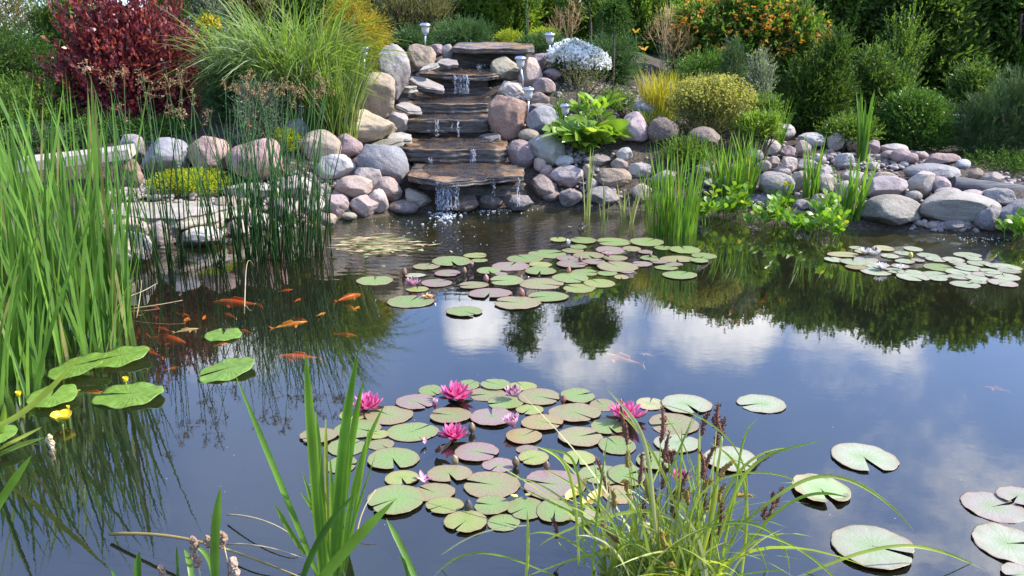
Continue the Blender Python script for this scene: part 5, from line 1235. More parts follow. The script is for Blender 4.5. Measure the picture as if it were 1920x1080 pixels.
def pad_mesh(seed, notch=.16, ang=None, wav=.02, curl=0.0):
    r = np.random.default_rng(seed); n = 72; a0 = r.uniform(0, 6.28) if ang is None else ang
    th = a0 + np.linspace(notch * .5, 2 * math.pi - notch * .5, n); rr_ = np.array([.02, .2, .4, .6, .76, .88, .96, 1.0])
    edge = 1 + .018 * np.sin(th * 3 + r.uniform(0, 6)) + .010 * np.sin(th * 11 + r.uniform(0, 6)) + .006 * np.sin(th * 23 + r.uniform(0, 6))
    u = np.minimum(np.arange(n), np.arange(n)[::-1]) / 6.0; edge *= np.where(u < 1, .90 + .10 * np.sqrt(np.clip(u, 0, 1)), 1)
    wz = np.sin(th * 5 + r.uniform(0, 6)) * .5 + np.sin(th * 9 + r.uniform(0, 6)) * .5
    rings = [np.stack([np.cos(th) * q * edge, np.sin(th) * q * edge, wav * wz * q ** 5 + .012 * np.sin(th * 2 + a0) * q ** 2 + curl * np.clip(q - .80, 0, 1) ** 1.5 * 6 * (.55 + .45 * np.sin(th - 2.0))], -1) for q in rr_]
    lo = rings[-1].copy(); lo[:, 2] -= .010; lo[:, :2] *= .99; rings.append(lo); lo2 = rings[3].copy(); lo2[:, 2] -= .014; rings.append(lo2)
    k = len(rings); i = np.arange(k - 1)[:, None] * n + np.arange(n - 1)[None]
    return mesh_data('lily_pad', np.concatenate(rings), [np.stack([i, i + n, i + n + 1, i + 1], -1).reshape(-1, 4)])
PADS = [pad_mesh(500 + k, .12 + .05 * (k % 4), 4.71 + (k - 7) * .42 + .3, .007 + .006 * (k % 3)) for k in range(15)]
COLS = {'g': (.175, .235, .085), 'b': (.235, .195, .115), 'm': (.25, .155, .18), 'y': (.26, .28, .085), 'o': (.29, .20, .10), 'w': (.33, .345, .26), 'p': (.33, .28, .26), 't': (.40, .34, .20)}
CN = {'g': 'green', 'b': 'brownish', 'm': 'mauve', 'y': 'yellow green', 'o': 'orange brown', 'w': 'pale green', 'p': 'pinkish white', 't': 'tan'}
ORD = 'leftmost second third fourth fifth sixth seventh eighth ninth tenth eleventh twelfth thirteenth fourteenth fifteenth sixteenth seventeenth eighteenth nineteenth twentieth'.split() + [f'{k}th' for k in range(21, 60)]
cnt = [0]
def pad(px, py, w, h, col, label, group=None, tilt=0.0, variant=None, me=None, zadd=0.0, name='lily_pad'):
    k = cnt[0]; cnt[0] += 1
    p = on_z(px, py); s = fwd(p) / FPX; dx = w * s / 2 * (1.05 if w < 100 else 1.0)
    dep = math.atan2(CAM_H, math.hypot(p.x, p.y)); dy = h * s / 2 / math.sin(dep)
    dy = min(max(dy, dx * .74), dx * 1.18)
    o = put(name, me or PADS[(k * 7 + int(px)) % 15 if variant is None else variant], M_PAD, color=COLS[col] if isinstance(col, str) else col)
    j = .9 + .25 * ((k * 37) % 17) / 17; o.color = (*[c * j for c in o.color[:3]], 1)
    o.location = (p.x, p.y, .0025 + (k % 5) * .0018 + zadd); o.scale = (dx, dy, dx * .8)
    o.rotation_euler = (R(((k * 53) % 11 - 5) * .22 + tilt), R(((k * 29) % 11 - 5) * .22), 0)
    return tag(o, label, 'lily pad', group)
def raft(name, conv, rows, special):
    cnts = {}
    for q, (x, y, w, h, c) in enumerate(rows): cnts.setdefault(c, []).append((x, q))
    for c, l in cnts.items():
        l.sort()
        for o_, (x, q) in enumerate(l):
            X, Y_, W, H, _ = rows[q]; px, py, sc = conv(X, Y_)
            lb = special.get(q)
            if not lb:
                lb = f'only {CN[c]} lily pad in the {name}' if len(l) == 1 else (f'leftmost {CN[c]} lily pad in the {name}' if o_ == 0 else f'rightmost {CN[c]} lily pad in the {name}' if o_ == len(l) - 1 else f'{CN[c]} lily pad, {ORD[o_]} from the left of its colour, {name}')
            pad(px, py, W * sc, H * sc, c, lb, f'lily pads of the {name}')
NEAR = [(800,160,125,60,'g'),(1015,130,120,65,'g'),(1165,130,160,60,'g'),(1320,133,155,50,'y'),(1120,180,200,75,'b'),(718,225,215,85,'m'),(1220,228,200,75,'g'),(1360,268,150,58,'y'),(1412,197,230,95,'b'),(1630,193,185,82,'g'),(1770,240,140,70,'b'),(1612,288,284,106,'b'),(568,298,260,105,'b'),(365,295,150,65,'y'),(912,305,230,85,'b'),(1145,312,230,105,'m'),(1428,345,230,90,'o'),(1325,420,195,88,'o'),(698,390,280,110,'g'),(390,378,255,100,'g'),(510,408,110,50,'y'),(520,463,150,60,'b'),(170,420,205,80,'b'),(330,478,210,95,'g'),(300,575,170,100,'g'),(590,548,280,120,'g'),(1060,510,240,108,'m'),(1185,578,180,78,'m'),(639,655,186,85,'y'),(905,632,245,100,'b'),(1380,540,165,85,'y'),(1345,494,120,50,'m'),(1645,425,245,105,'b'),(1800,362,190,90,'g'),(1850,470,200,100,'g'),(1636,545,176,80,'y'),(1142,690,326,150,'b'),(605,780,325,165,'g'),(818,735,235,105,'b'),(880,812,206,90,'y'),(1145,810,195,105,'g'),(1495,692,360,168,'m'),(1768,632,262,108,'g'),(1335,826,205,120,'g'),(998,905,232,120,'y'),(1212,903,178,95,'g'),(1500,845,200,130,'g'),(1650,855,150,120,'w'),
 (2240,240,270,108,'w'),(2165,348,270,118,'b'),(2035,232,150,78,'t'),(2490,552,300,138,'w'),(2185,458,250,100,'w'),(1860,745,170,100,'o'),(1905,640,200,115,'g'),(2060,560,200,100,'g')]
NSP = {0: 'green pad at the left of the back pink flower', 1: 'green pad tucked behind the right of the back pink flower', 5: 'mauve pad touching the white tipped closed bloom', 12: 'brownish pad right below the left pink flower', 13: 'yellow green pad under the left pink flower', 15: 'mauve pad left of the half open pink flower', 17: 'orange brown pad just below the half open pink flower', 18: 'large frilled green pad left of the front pink flower',
 25: 'large green pad, frilled, left of the sunken petals', 28: 'yellow scalloped pad beside the fallen pink petals', 36: 'largest brownish pad in the middle of the near raft', 37: 'largest green pad at the front left of the near raft', 41: 'largest mauve pad right of the front buds', 44: 'yellow green pad at the very front of the near raft', 48: 'large pale pad behind the sedge spikes', 50: 'withered tan pad right of the pink flower behind the sedge', 53: 'red brown pad low behind the sedge', 51: 'large pale pad, glossy, behind the right side of the sedge', 22: 'brownish pad at the far left, crossed by the iris blades', 11: 'large brownish pad left of the pink flower by the sedge'}
raft('near raft', lambda x, y: (540 + x / 3, 680 + y / 3, 1 / 3), NEAR, NSP)
FAR = [(167,285,175,45,'g'),(550,190,190,50,'g'),(670,160,115,28,'y'),(690,183,80,20,'g'),(425,215,130,32,'b'),(530,250,125,35,'m'),(475,298,148,40,'m'),(380,328,110,28,'y'),(345,390,225,62,'g'),(615,443,175,50,'g'),(660,310,145,38,'b'),(742,352,210,52,'m'),(735,235,115,32,'g'),(845,213,180,45,'m'),(918,177,175,42,'g'),(1030,150,185,45,'g'),(995,208,110,28,'y'),(995,240,150,42,'g'),(825,285,165,50,'g'),(1000,300,215,55,'b'),(1145,273,175,48,'g'),(1190,322,155,46,'y'),(1290,298,150,45,'y'),(878,400,226,62,'b'),(1030,365,200,55,'g'),(1216,243,128,35,'g'),(1330,248,95,28,'g'),(1380,218,195,50,'b'),(1235,160,150,36,'b'),(1130,175,105,28,'m'),(1155,203,155,40,'m'),(1262,193,110,30,'m'),(1345,132,140,38,'m'),(1085,82,80,22,'y'),(1210,86,126,32,'g'),(1360,92,165,38,'g'),(1525,93,162,40,'g'),(1185,118,80,22,'g'),(1158,135,105,25,'b'),(1452,125,88,26,'b'),(1520,143,70,26,'m'),(1610,120,90,22,'g'),(1717,132,148,36,'g'),(1815,160,120,30,'g'),(1790,188,85,22,'g'),(1680,178,172,32,'b'),(1540,175,88,25,'g'),(1503,203,98,26,'m'),(1588,193,86,22,'m'),(1662,203,88,20,'m'),(1625,220,112,26,'g'),(1690,258,165,42,'g'),(1370,175,118,30,'b'),(1400,268,70,22,'o'),(800,252,60,20,'m'),(370,260,100,18,'w'),(1425,238,80,20,'m')]
FSP = {0: 'single green pad floating alone left of the middle raft', 8: 'green pad at the front left of the middle raft, before the broken flower', 9: 'single green pad floating alone in front of the middle raft', 23: 'big brownish pad at the front edge of the middle raft', 53: 'small orange yellow dying pad in the middle raft', 33: 'small yellow green pad at the back beside the white bud', 1: 'green pad behind the left buds of the middle raft', 11: 'large mauve pad at the front of the middle raft'}
raft('middle raft', lambda x, y: (640 + x / 2.667, 420 + y / 2.667, 1 / 2.667), FAR, FSP)
RGT = [(850,865,100,32,'w'),(980,795,80,25,'w'),(900,835,170,30,'t'),(1030,860,120,35,'p'),(1165,845,90,28,'w'),(1240,825,90,25,'w'),(1295,803,95,25,'w'),(1380,838,110,28,'w'),(1425,862,105,26,'w'),(960,880,140,38,'w'),(1010,820,80,25,'t'),(1130,802,105,30,'t'),(972,908,105,28,'o'),(1060,890,110,35,'w'),(1085,930,158,42,'w'),(1135,893,60,20,'p'),(1195,930,105,36,'w'),(1222,900,95,24,'p'),(1250,872,98,26,'w'),(1322,868,68,24,'p'),(1300,937,93,24,'w'),(1295,962,168,45,'w'),(1420,948,140,38,'w'),(1432,972,98,24,'w'),(1440,905,158,38,'g'),(1522,867,108,28,'w'),(1545,887,86,22,'p'),(1552,932,136,32,'w'),(1605,912,135,32,'w'),(1560,957,128,28,'p'),(1600,838,138,30,'w'),(1632,860,86,24,'w'),(1672,885,126,32,'w'),(1655,965,118,34,'w'),(1692,945,124,24,'p'),(1662,988,86,20,'w'),(1588,1002,152,38,'w'),(1732,932,108,28,'w'),(1810,957,142,40,'w'),(1800,995,143,40,'p'),(1815,905,156,38,'w'),(1838,930,116,26,'p'),(1742,900,78,22,'w')]
raft('right raft', lambda x, y: (1280 + x / 3, 200 + y / 3, 1 / 3), RGT, {36: 'pale pad at the very front of the right raft', 12: 'only orange brown pad at the left edge of the right raft', 2: 'broad tan pad left of the paired white flowers', 24: 'greenest pad in the middle of the right raft'})
pad(1427, 758, 87, 33, 'w', 'single pale speckled pad floating alone above the sedge tips', variant=3, me=pad_mesh(601, .2, 3.4))
pad(1620, 860, 120, 51, 'w', 'single heart shaped pale pad right of the sedge', me=pad_mesh(602, .5, 4.75))
pad(1539, 921, 104, 54, (.30, .40, .2), 'single shiny pad with curled up rim beside the arching sedge leaf', me=pad_mesh(603, .4, 4.8, .03, .2))
pad(1636, 1029, 151, 76, 'w', 'large pale pad lowest in the water right of the sedge', me=pad_mesh(604, .22, 5.8, .03))
pad(1862, 951, 110, 50, 'p', 'pinkish white pad overlapping another at the right edge', me=pad_mesh(605, .2, .3, .03))
pad(1908, 934, 72, 30, 'p', 'small pinkish pad behind the larger pinkish white one', me=pad_mesh(606, .25, 3.9, .03), zadd=.006)
pad(1889, 1022, 118, 66, (.36, .35, .28), 'large frilled whitish pad at the lower right edge', me=pad_mesh(607, .2, .0, .05))
pad(1915, 1082, 64, 40, 'p', 'pad cut off by the lower right corner', me=pad_mesh(608))
# ---------------------------------------------------------------- spatterdock pads and flowers on the left
m, t = newmat('spatterdock_leaf'); ob = t.n('ShaderNodeTexCoord').outputs['Object']; sp = t.n('ShaderNodeSeparateXYZ', None, Vector=ob)
vn = t.math('ABSOLUTE', t.math('SINE', t.math('ADD', t.math('MULTIPLY', t.math('ARCTAN2', sp.outputs[1], sp.outputs[0]), 13.0), t.math('MULTIPLY', t.vmath('LENGTH', ob, out=1), 26.0))))
nz = t.noise(ob, 30, 4, .65); c = t.mix(t.rng(nz, .35, .65), (.13, .235, .03), (.19, .31, .05)); c = t.mix(t.rng(vn, .22, .0, 0, .35), c, (.26, .38, .10)); c = t.mix(t.rng(nz, .68, .74, 0, .7), c, (.20, .15, .05))
p = t.n('ShaderNodeBsdfPrincipled', None, Base_Color=c, Roughness=t.rng(nz, .3, .7, .28, .5), Normal=t.n('ShaderNodeBump', None, Strength=.3, Distance=.004, Height=vn))
out(t, t.n('ShaderNodeMixShader', None, i0=.2, i1=p, i2=t.n('ShaderNodeBsdfTranslucent', None, Color=c))); M_NUP = m
def nuphar(px, py, w, h, rot, label, z=.02, tl=(0, 0), stem=None):
    p = on_z(px, py, z); s = fwd(p) / FPX; dep = math.atan2(CAM_H - z, math.hypot(p.x, p.y)); dx = w * s / 2; dy = min(max(h * s / 2 / math.sin(dep), dx * .62), dx * 1.1)
    n = 60; th = np.linspace(.16, 2 * math.pi - .16, n); rings = []
    for q in (.03, .2, .4, .6, .8, .93, 1.0):
        e = q * (1 + .0 * th); lob = 1 + .16 * np.exp(-((np.minimum(th, 2 * math.pi - th) - .55) / .35) ** 2)
        x = np.cos(th) * e * lob - .0; y = np.sin(th) * e * .80 * lob
        rings.append(np.stack([x, y, .022 * q ** 2 * np.sin(th * 3 + px) - .05 * np.abs(y) * q + .03 * q ** 4 * np.sin(th * 7)], -1))
    lo = rings[-1].copy(); lo[:, 2] -= .02; lo[:, :2] *= .985; rings.append(lo)
    k = len(rings); i = np.arange(k - 1)[:, None] * n + np.arange(n - 1)[None]
    V = np.concatenate(rings); a = R(rot); c_, s_ = math.cos(a), math.sin(a)
    V = np.stack([V[:, 0] * c_ - V[:, 1] * s_, V[:, 0] * s_ + V[:, 1] * c_, V[:, 2]], -1); m_ = np.abs(V[:, :2]).max(0); V[:, :2] /= m_
    V = V * np.array([dx, dy, dx])
    root = empty('spatterdock_pad', p, label, 'water plant leaf', 'spatterdock pads'); root.rotation_euler = (R(tl[0]), R(tl[1]), 0)
    mk('leaf_blade', V, [np.stack([i, i + n, i + n + 1, i + 1], -1).reshape(-1, 4)], M_NUP, root)
    if stem:
        e = on_z(*stem) - p; MB().add(*tube([(0, 0, -.006), (e.x * .5, e.y * .5, e.z * .5 - .004), tuple(e)], .005, 6)).build('leaf_stalk', M_NUP, root)
nuphar(226, 666, 113, 31, 200, 'long flat yellow green leaf, the upper right one by the reeds', .03, (4, -4))
nuphar(142, 685, 104, 34, 15, 'leaf raised beside the reeds, tip pointing left', .05, (5, -8))
nuphar(97, 742, 90, 46, 100, 'heart shaped leaf above the open yellow flower', .03, (4, 0), (150, 735, .0))
nuphar(244, 738, 132, 37, 175, 'longest leaf lying right of the heart shaped one', .02, (3, -3), (150, 735, .0))
nuphar(427, 690, 108, 38, 205, 'long leaf floating alone over the koi reflections', .02, (4, -5))
nuphar(418, 627, 70, 28, 100, 'small rounded leaf floating among the koi', .01)
nuphar(4, 812, 60, 36, 160, 'leaf cut by the left edge below the yellow bud', .06, (6, 0))
M_YF = plain('yellow_flower', (.78, .60, .02), .4, var=.1, scale=60)
def cupflower(px, py, w, label, z=.03, open_=1.0):
    p = on_z(px, py, z); s = fwd(p) / FPX * w / 2; root = empty('yellow_water_flower', p, label, 'flower', 'yellow water flowers'); b = MB()
    for k in range(5):
        a = k * 1.2566 + .3; V = []; F = []
        for i in range(6):
            for j in range(5):
                v = i / 5; u = (j - 2) / 2; rr_ = s * (.15 + (.75 * open_ + .15) * math.sin(v * 1.5)); zz = s * (1.0 - .25 * open_) * v ** 1.6 - .05 * s; wd = .62 * math.sin(min(1, v * 1.2 + .15) * 1.9) ** .7
                V.append((rr_ * math.cos(a + u * wd), rr_ * math.sin(a + u * wd), zz - s * .12 * u * u))
        for i in range(5):
            for j in range(4): q = i * 5 + j; F.append((q, q + 1, q + 6, q + 5))
        b.add(V, [F])
    b.build('petals', M_YF, root)
    MB().add(*lathe([(s * .05, -s * .1), (s * .32, 0), (s * .34, s * .3), (s * .25, s * .42), (s * .05, s * .45)], 12)).build('centre', plain('flower_centre', (.62, .45, .05), .6), root)
    MB().add(*tube([(0, 0, 0), (.01, -.02, -.06), (.02, -.05, -.2)], .004, 6)).build('stalk', M_NUP, root)
cupflower(116, 786, 36, 'open yellow flower floating below the heart shaped leaf', .025)
cupflower(236, 715, 20, 'yellow bud at the back edge of the longest leaf', .03, .3)
cupflower(35, 742, 20, 'yellow bud at the foot of the near reeds', .04, .3)
cupflower(128, 766, 14, 'tiny greenish yellow bud beside the open yellow flower', .01, .2)
# ---------------------------------------------------------------- water lilies
def petalmat(name, inner, outer):
    m, t = newmat(name); oi = t.n('ShaderNodeObjectInfo'); uv = t.n('ShaderNodeTexCoord').outputs['Object']; isl = t.n('ShaderNodeNewGeometry').outputs['Random Per Island']
    rd = t.vmath('LENGTH', uv, out=1); c = t.mix(t.rng(rd, .25, 1.0), inner, outer); c = t.n('ShaderNodeHueSaturation', None, Color=c, Value=t.math('ADD', .82, t.math('MULTIPLY', isl, .36)))
    p = t.n('ShaderNodeBsdfPrincipled', None, Base_Color=c, Roughness=.4); tr = t.n('ShaderNodeBsdfTranslucent', None, Color=c)
    out(t, t.n('ShaderNodeMixShader', None, i0=.3, i1=p, i2=tr)); return m
PT_PINK, PT_PALE, PT_WHT = petalmat('pink_petal', (.66, .03, .20), (.84, .24, .46)), petalmat('pale_pink_petal', (.55, .10, .28), (.82, .50, .62)), petalmat('white_lily_petal', (.74, .72, .68), (.82, .80, .76))
M_STAM = plain('stamen', (.78, .42, .03), .5); M_SEPAL = plain('sepal', (.15, .085, .05), .5, var=.3, scale=3)
def petal(a, el, L, W, cup, r):
    V = []; F = []
    for i in range(8):
        v = i / 7; wd = W * math.sin(min(1.0, .12 + v * .88) * math.pi) ** .75 * (1 - .25 * v); rr_ = L * v
        e = el + cup * v * v
        for j in range(5):
            u = (j - 2) / 2; x = rr_ * math.cos(e); z = rr_ * math.sin(e) + W * .30 * u * u * (1 - .3 * v); y = u * wd * .5
            V.append((x * math.cos(a) - y * math.sin(a), x * math.sin(a) + y * math.cos(a), z))
    for i in range(7):
        for j in range(4): q = i * 5 + j; F.append((q, q + 1, q + 6, q + 5))
    return V, [F]
def lily(px, py, w, label, mat, close=0.0, seed=1, rings=None, name='water_lily', z=.012):
    """close 0 = wide open, 1 = nearly shut; unit sized then scaled"""
    p = on_z(px, py + w * (.18 + .25 * close), z); s = fwd(p) / FPX * w / 2 * (1 + .9 * close); r = np.random.default_rng(seed)
    root = empty(name, p, label, 'flower', 'water lily flowers'); root.scale = (s, s, s); root.rotation_euler = (R(r.uniform(2, 10)), 0, r.uniform(0, 6))
    b = MB()
    for k, (n, el, L) in enumerate(rings or [(8, 8, 1.0), (8, 26, .97), (7, 45, .86), (6, 62, .70)]):
        for q in range(n):
            e = el + (82 - el) * close + r.normal() * 4
            b.add(*petal(q * 2 * math.pi / n + k * .4 + r.normal() * .06, R(e), L * r.uniform(.92, 1.05), .47 * (1 - .1 * k), .25 * (1 - close), r))
    b.build('petals', mat, root)
    if close < .8:
        b = MB()
        for q in range(44):
            a = r.uniform(0, 6.28); e = R(r.uniform(50, 88)); L = r.uniform(.28, .42); d = np.array([math.cos(a) * math.cos(e), math.sin(a) * math.cos(e), math.sin(e)])
            b.add(*tube([d * .08, d * L * .6, d * L + np.array([0, 0, .02])], [.02, .022, .012], 4))
        b.build('stamens', M_STAM, root)
    b = MB()
    for q in range(4): b.add(*petal(q * 1.5708 + .3, R((-4 if close < .3 else 60 + 12 * close)), .98 if close < .5 else .8, .44, .2 * (1 - close), r))
    b.build('sepals', M_SEPAL, root)
lily(691, 753, 64, 'open pink flower behind the upright iris blades', PT_PINK, .05, 1)
lily(855, 733, 72, 'largest open pink flower at the back of the near raft', PT_PINK, .0, 2)
lily(850, 809, 60, 'open pink flower over dark water in the middle', PT_PINK, .04, 3)
lily(1174, 770, 78, 'open pink flower partly behind the sedge spikes', PT_PINK, .05, 4)
lily(962, 790, 38, 'half open flower with pale pink outer petals', PT_PALE, .55, 5)
lily(815, 758, 22, 'closed whitish pink bloom with a brown sheath', PT_PALE, .95, 6)
lily(964, 735, 34, 'opening pale pink flower at the back between green pads', PT_PALE, .45, 7)
lily(1275, 893, 42, 'pink flower almost hidden inside the sedge', PT_PINK, .3, 8)
lily(773, 529, 28, 'pink flower at the left of the middle raft', PT_PALE, .35, 9)
lily(1064, 456, 15, 'whitish bud at the back of the middle raft', PT_WHT, .9, 10)
lily(885, 498, 13, 'pink bud beside a small dark bud, middle raft', PT_PALE, .92, 11)
lily(1622, 471, 24, 'left white flower of the pair on the right raft', PT_WHT, .35, 12)
lily(1640, 473, 26, 'right white flower of the pair on the right raft', PT_WHT, .3, 13)
lily(1652, 499, 26, 'single white flower in the middle of the right raft', PT_WHT, .25, 14)
lily(1688, 501, 16, 'small white flower right of the single white one', PT_WHT, .5, 15)
lily(1140, 478, 15, 'whitish pink opening bud among mauve pads, middle raft', PT_PALE, .6, 16)
lily(803, 552, 30, 'broken spent flower with faded orange petals', petalmat('faded_petal', (.55, .30, .16), (.70, .48, .32)), -.08, 17, [(7, 4, 1.0)])
def bud(px, py, h, label, tone=(.16, .085, .055), lean=0.0, tip=None):
    p = on_z(px, py + h * .42, .004); s = fwd(p) / FPX * h / .9; root = empty('lily_bud', p, label, 'flower bud', 'water lily buds'); root.scale = (s, s, s); root.rotation_euler = (R(lean * .5), R(lean), px)
    b = MB(); r = np.random.default_rng(int(px))
    for q in range(4):
        V = []; F = []
        for i in range(9):
            v = i / 8; rd = .30 * math.sin(math.pi * min(1, v * .93 + .07)) ** .8
            for j in range(5): a = q * 1.5708 + (j - 2) * .42; V.append((rd * math.cos(a) * (1 + .02 * q), rd * math.sin(a) * (1 + .02 * q), v * 1.0 - .06))
        for i in range(8):
            for j in range(4): k = i * 5 + j; F.append((k, k + 1, k + 6, k + 5))
        b.add(V, [F])
    o = b.build('sheath', plain('bud_sheath', tone, .4, var=.35, scale=4), root)
    MB().add(*tube([(0, 0, -.5), (0, 0, 0)], .09, 7)).build('stalk', M_SEPAL, root)
for a in [(885, 802, 20, 'brown bud right of the front pink flower', (.20, .14, .08)), (855, 862, 20, 'brown bud standing on the brownish pad edge', (.20, .15, .08)), (968, 866, 21, 'dark bud touching a narrow mauve pad', (.14, .10, .06)), (1025, 873, 18, 'dark bud at the back of the largest mauve pad', (.15, .08, .06)),
          (878, 948, 24, 'darkest bud between the front green pads', (.07, .06, .05)), (1055, 748, 17, 'red brown bud at the right back of the near raft', (.22, .08, .06)), (757, 510, 15, 'brown bud left of the leftmost pink flower', (.24, .12, .07)), (870, 508, 14, 'brown bud left of the pink bud', (.24, .13, .08)),
          (912, 522, 15, 'mauve brown bud resting on a pale pad', (.30, .14, .14)), (980, 549, 17, 'reddish bud at the front of the middle raft', (.28, .12, .08)), (1065, 507, 13, 'orange brown bud in the middle of the raft', (.36, .17, .10)), (1088, 487, 12, 'dark small bud among mauve pads', (.14, .08, .08)), (1220, 479, 10, 'tiny dark bud at the right of the middle raft', (.16, .08, .08)), (1708, 479, 12, 'yellow folded bud on the right raft', (.50, .42, .05))]:
    bud(a[0], a[1], a[2], a[3], a[4], lean=(a[0] % 7 - 3) * 5)
def loose(px, py, n, spread, L, mat, label, seed, name='fallen_petal'):
    p = on_z(px, py, .012); r = np.random.default_rng(seed); b = MB()
    for q in range(n):
        V, F = petal(r.uniform(0, 6.3), R(r.uniform(2, 30)), L, L * .5, .3, r); b.add(np.array(V) + np.array([r.normal() * spread, r.normal() * spread, 0]), F)
    o = b.build(name, mat); o.location = p; tag(o, label, 'petal')
PT_P2 = plain('fallen_pink', (.72, .30, .40), .5)
loose(797, 901, 7, .014, .035, PT_P2, 'cluster of pale pink fallen petals on the yellow pad', 1)
loose(799, 828, 2, .008, .035, PT_P2, 'pink petal floating below the large frilled pad', 2)
loose(1096, 936, 3, .03, .10, plain('yellow_dead_leaf', (.70, .50, .12), .5), 'yellow dying leaf left of the sedge', 3, 'dead_leaf')
loose(975, 932, 2, .01, .045, plain('yellow_scrap', (.60, .50, .16), .5), 'small yellow leaf scrap above a green pad', 4, 'dead_leaf')
loose(820, 848, 2, .01, .07, M_SEPAL, 'dark sunken curled leaf below the front pink flower', 5, 'dead_leaf')
loose(1090, 428, 4, .03, .07, plain('grey_dead_leaf', (.30, .25, .20), .7), 'greyish dead leaf floating before the striped blades', 6, 'dead_leaf')
# ---------------------------------------------------------------- koi under the surface
def koimat(name, c1, c2):
    m, t = newmat(name); o = t.n('ShaderNodeTexCoord').outputs['Object']; n = t.noise(o, 9, 2)
    p = t.n('ShaderNodeBsdfPrincipled', None, Base_Color=t.mix(t.rng(n, .45, .6), c1, c2), Roughness=.3); out(t, p); return m
K_OR, K_RD, K_PL = koimat('orange_scale', (.85, .24, .02), (.90, .42, .08)), koimat('red_scale', (.80, .11, .02), (.88, .22, .04)), koimat('pale_scale', (.85, .62, .35), (.90, .75, .55))
def koi(x0, y0, x1, y1, depth, mat, label, bend=.1, fat=1.0):
    """head at (x1, y1), tail at (x0, y0); depth below the surface"""
    a, e = on_z(x0, y0, 0), on_z(x1, y1, 0); d = e - a; L = max(d.length, .08); yaw = math.atan2(d.y, d.x)
    root = empty('koi', ((a.x + e.x) / 2, (a.y + e.y) / 2, -depth * 1.25), label, 'fish', 'koi in the pond'); root.rotation_euler = (0, 0, yaw)
    n = 18; s = np.linspace(0, 1, n); w = .068 * L * fat * np.maximum(.02, np.sin(np.clip(s * .94 + .05, 0, 1) ** 1.25 * math.pi) ** .8); hgt = w * 1.25
    cx = (s - .5) * L * .86 + .05 * L; cy = bend * L * np.sin(s * 3.6) * (1 - s) ; th = np.linspace(0, 6.2832, 12, endpoint=False)
    V = np.stack([np.repeat(cx[:, None], 12, 1), cy[:, None] + w[:, None] * np.cos(th), hgt[:, None] * np.sin(th)], -1).reshape(-1, 3)
    i = np.arange(n - 1)[:, None] * 12 + np.arange(12)[None]; j = np.arange(n - 1)[:, None] * 12 + (np.arange(12)[None] + 1) % 12
    mk('body', V, [np.stack([i, i + 12, j + 12, j], -1).reshape(-1, 4), np.arange(12)[None], (np.arange(12) + (n - 1) * 12)[None, ::-1]], mat, root)
    def fin(nm, P, th_=.003):
        P = np.array(P) * L; k = len(P); V = np.concatenate([P + np.array([0, th_ * L * 3, 0]), P - np.array([0, th_ * L * 3, 0])]); ii = np.arange(k); jj = (ii + 1) % k
        mk(nm, V, [np.arange(k)[None], np.arange(k)[None, ::-1] + k, np.stack([ii, ii + k, jj + k, jj], -1)], mat, root, smooth=False)
    y0_ = cy[0] / L
    fin('tail_fin', [(-.38, y0_, 0), (-.52, y0_ + .02, .075), (-.47, y0_, 0), (-.52, y0_ + .02, -.075)])
    fin('dorsal_fin', [(.12, .0, .085), (.05, 0, .13), (-.16, 0, .10), (-.18, .01, .06)])
    for sg in (1, -1):
        P = np.array([(.20, sg * .06, -.03), (.10, sg * .17, -.05), (.07, sg * .13, -.05), (.14, sg * .06, -.03)]) * L
        V = np.concatenate([P, P + np.array([0, 0, .006])]); mk('pectoral_fin', V, [np.array([(0, 1, 2, 3), (7, 6, 5, 4)])], mat, root, smooth=False)
koi(505, 603, 577, 589, .035, K_OR, 'bright orange koi just under the surface, tail left', .08, .8)
koi(602, 641, 512, 640, .07, K_RD, 'large red orange koi below the small rounded leaf, head left', .03)
koi(490, 549, 395, 545, .06, K_RD, 'long red koi in the sky reflection by the bent pale stem', .05)
koi(322, 608, 372, 600, .04, K_PL, 'pale cream koi among the red ones', .06, .9)
koi(626, 548, 678, 534, .05, K_RD, 'red orange koi by the pad floating alone', .05, 1.2)
koi(662, 566, 674, 560, .04, K_OR, 'small orange koi under the red one by the lone pad', .05, 1.2)
koi(625, 603, 668, 606, .06, K_RD, 'dim red koi right of the bright orange one', .04)
koi(596, 580, 607, 576, .03, K_OR, 'tiny orange fish at the tip of the bright orange koi', .05, 1.1)
koi(548, 575, 577, 581, .06, K_RD, 'small dim red koi above the bright orange one', .06)
koi(550, 548, 564, 542, .05, K_RD, 'small red koi under the dense rushes', .05)
koi(328, 566, 354, 571, .06, K_RD, 'small red koi beside the lower dead stem', .05, 1.1)
koi(384, 576, 378, 584, .04, K_OR, 'short orange koi swimming toward the camera', .02, 1.6)
koi(345, 590, 353, 580, .04, K_OR, 'small curled orange koi near the lower dead stem', .2, 1.2)
koi(280, 556, 298, 562, .05, K_RD, 'small red koi beside the upper dead stem', .05, 1.2)
koi(270, 590, 345, 600, .11, K_RD, 'deep dim red koi, the largest near the reeds', .05, 1.3)
koi(140, 706, 208, 707, .07, K_RD, 'red koi under the heart shaped leaf', .03)
koi(1210, 662, 1125, 642, .05, K_OR, 'orange koi alone in the open middle of the pond', .05, .8)
koi(1898, 706, 1848, 697, .06, K_OR, 'faint orange koi at the far right of the pond', .04, .7)
koi(1229, 630, 1198, 626, .09, K_PL, 'faint small koi behind the orange one in open water', .04, .9)
koi(300, 620, 250, 606, .12, K_RD, 'deep dim red koi nearest the tall reed foot', .05, 1.1)
koi(318, 583, 285, 577, .10, K_RD, 'dim red koi under the lower dead stem', .04, 1.1)
koi(470, 590, 445, 584, .09, K_RD, 'dim red koi just right of the bent pale stem', .04, 1.2)
koi(440, 560, 415, 552, .10, K_RD, 'dim red koi under the long red one', .04, 1.2)
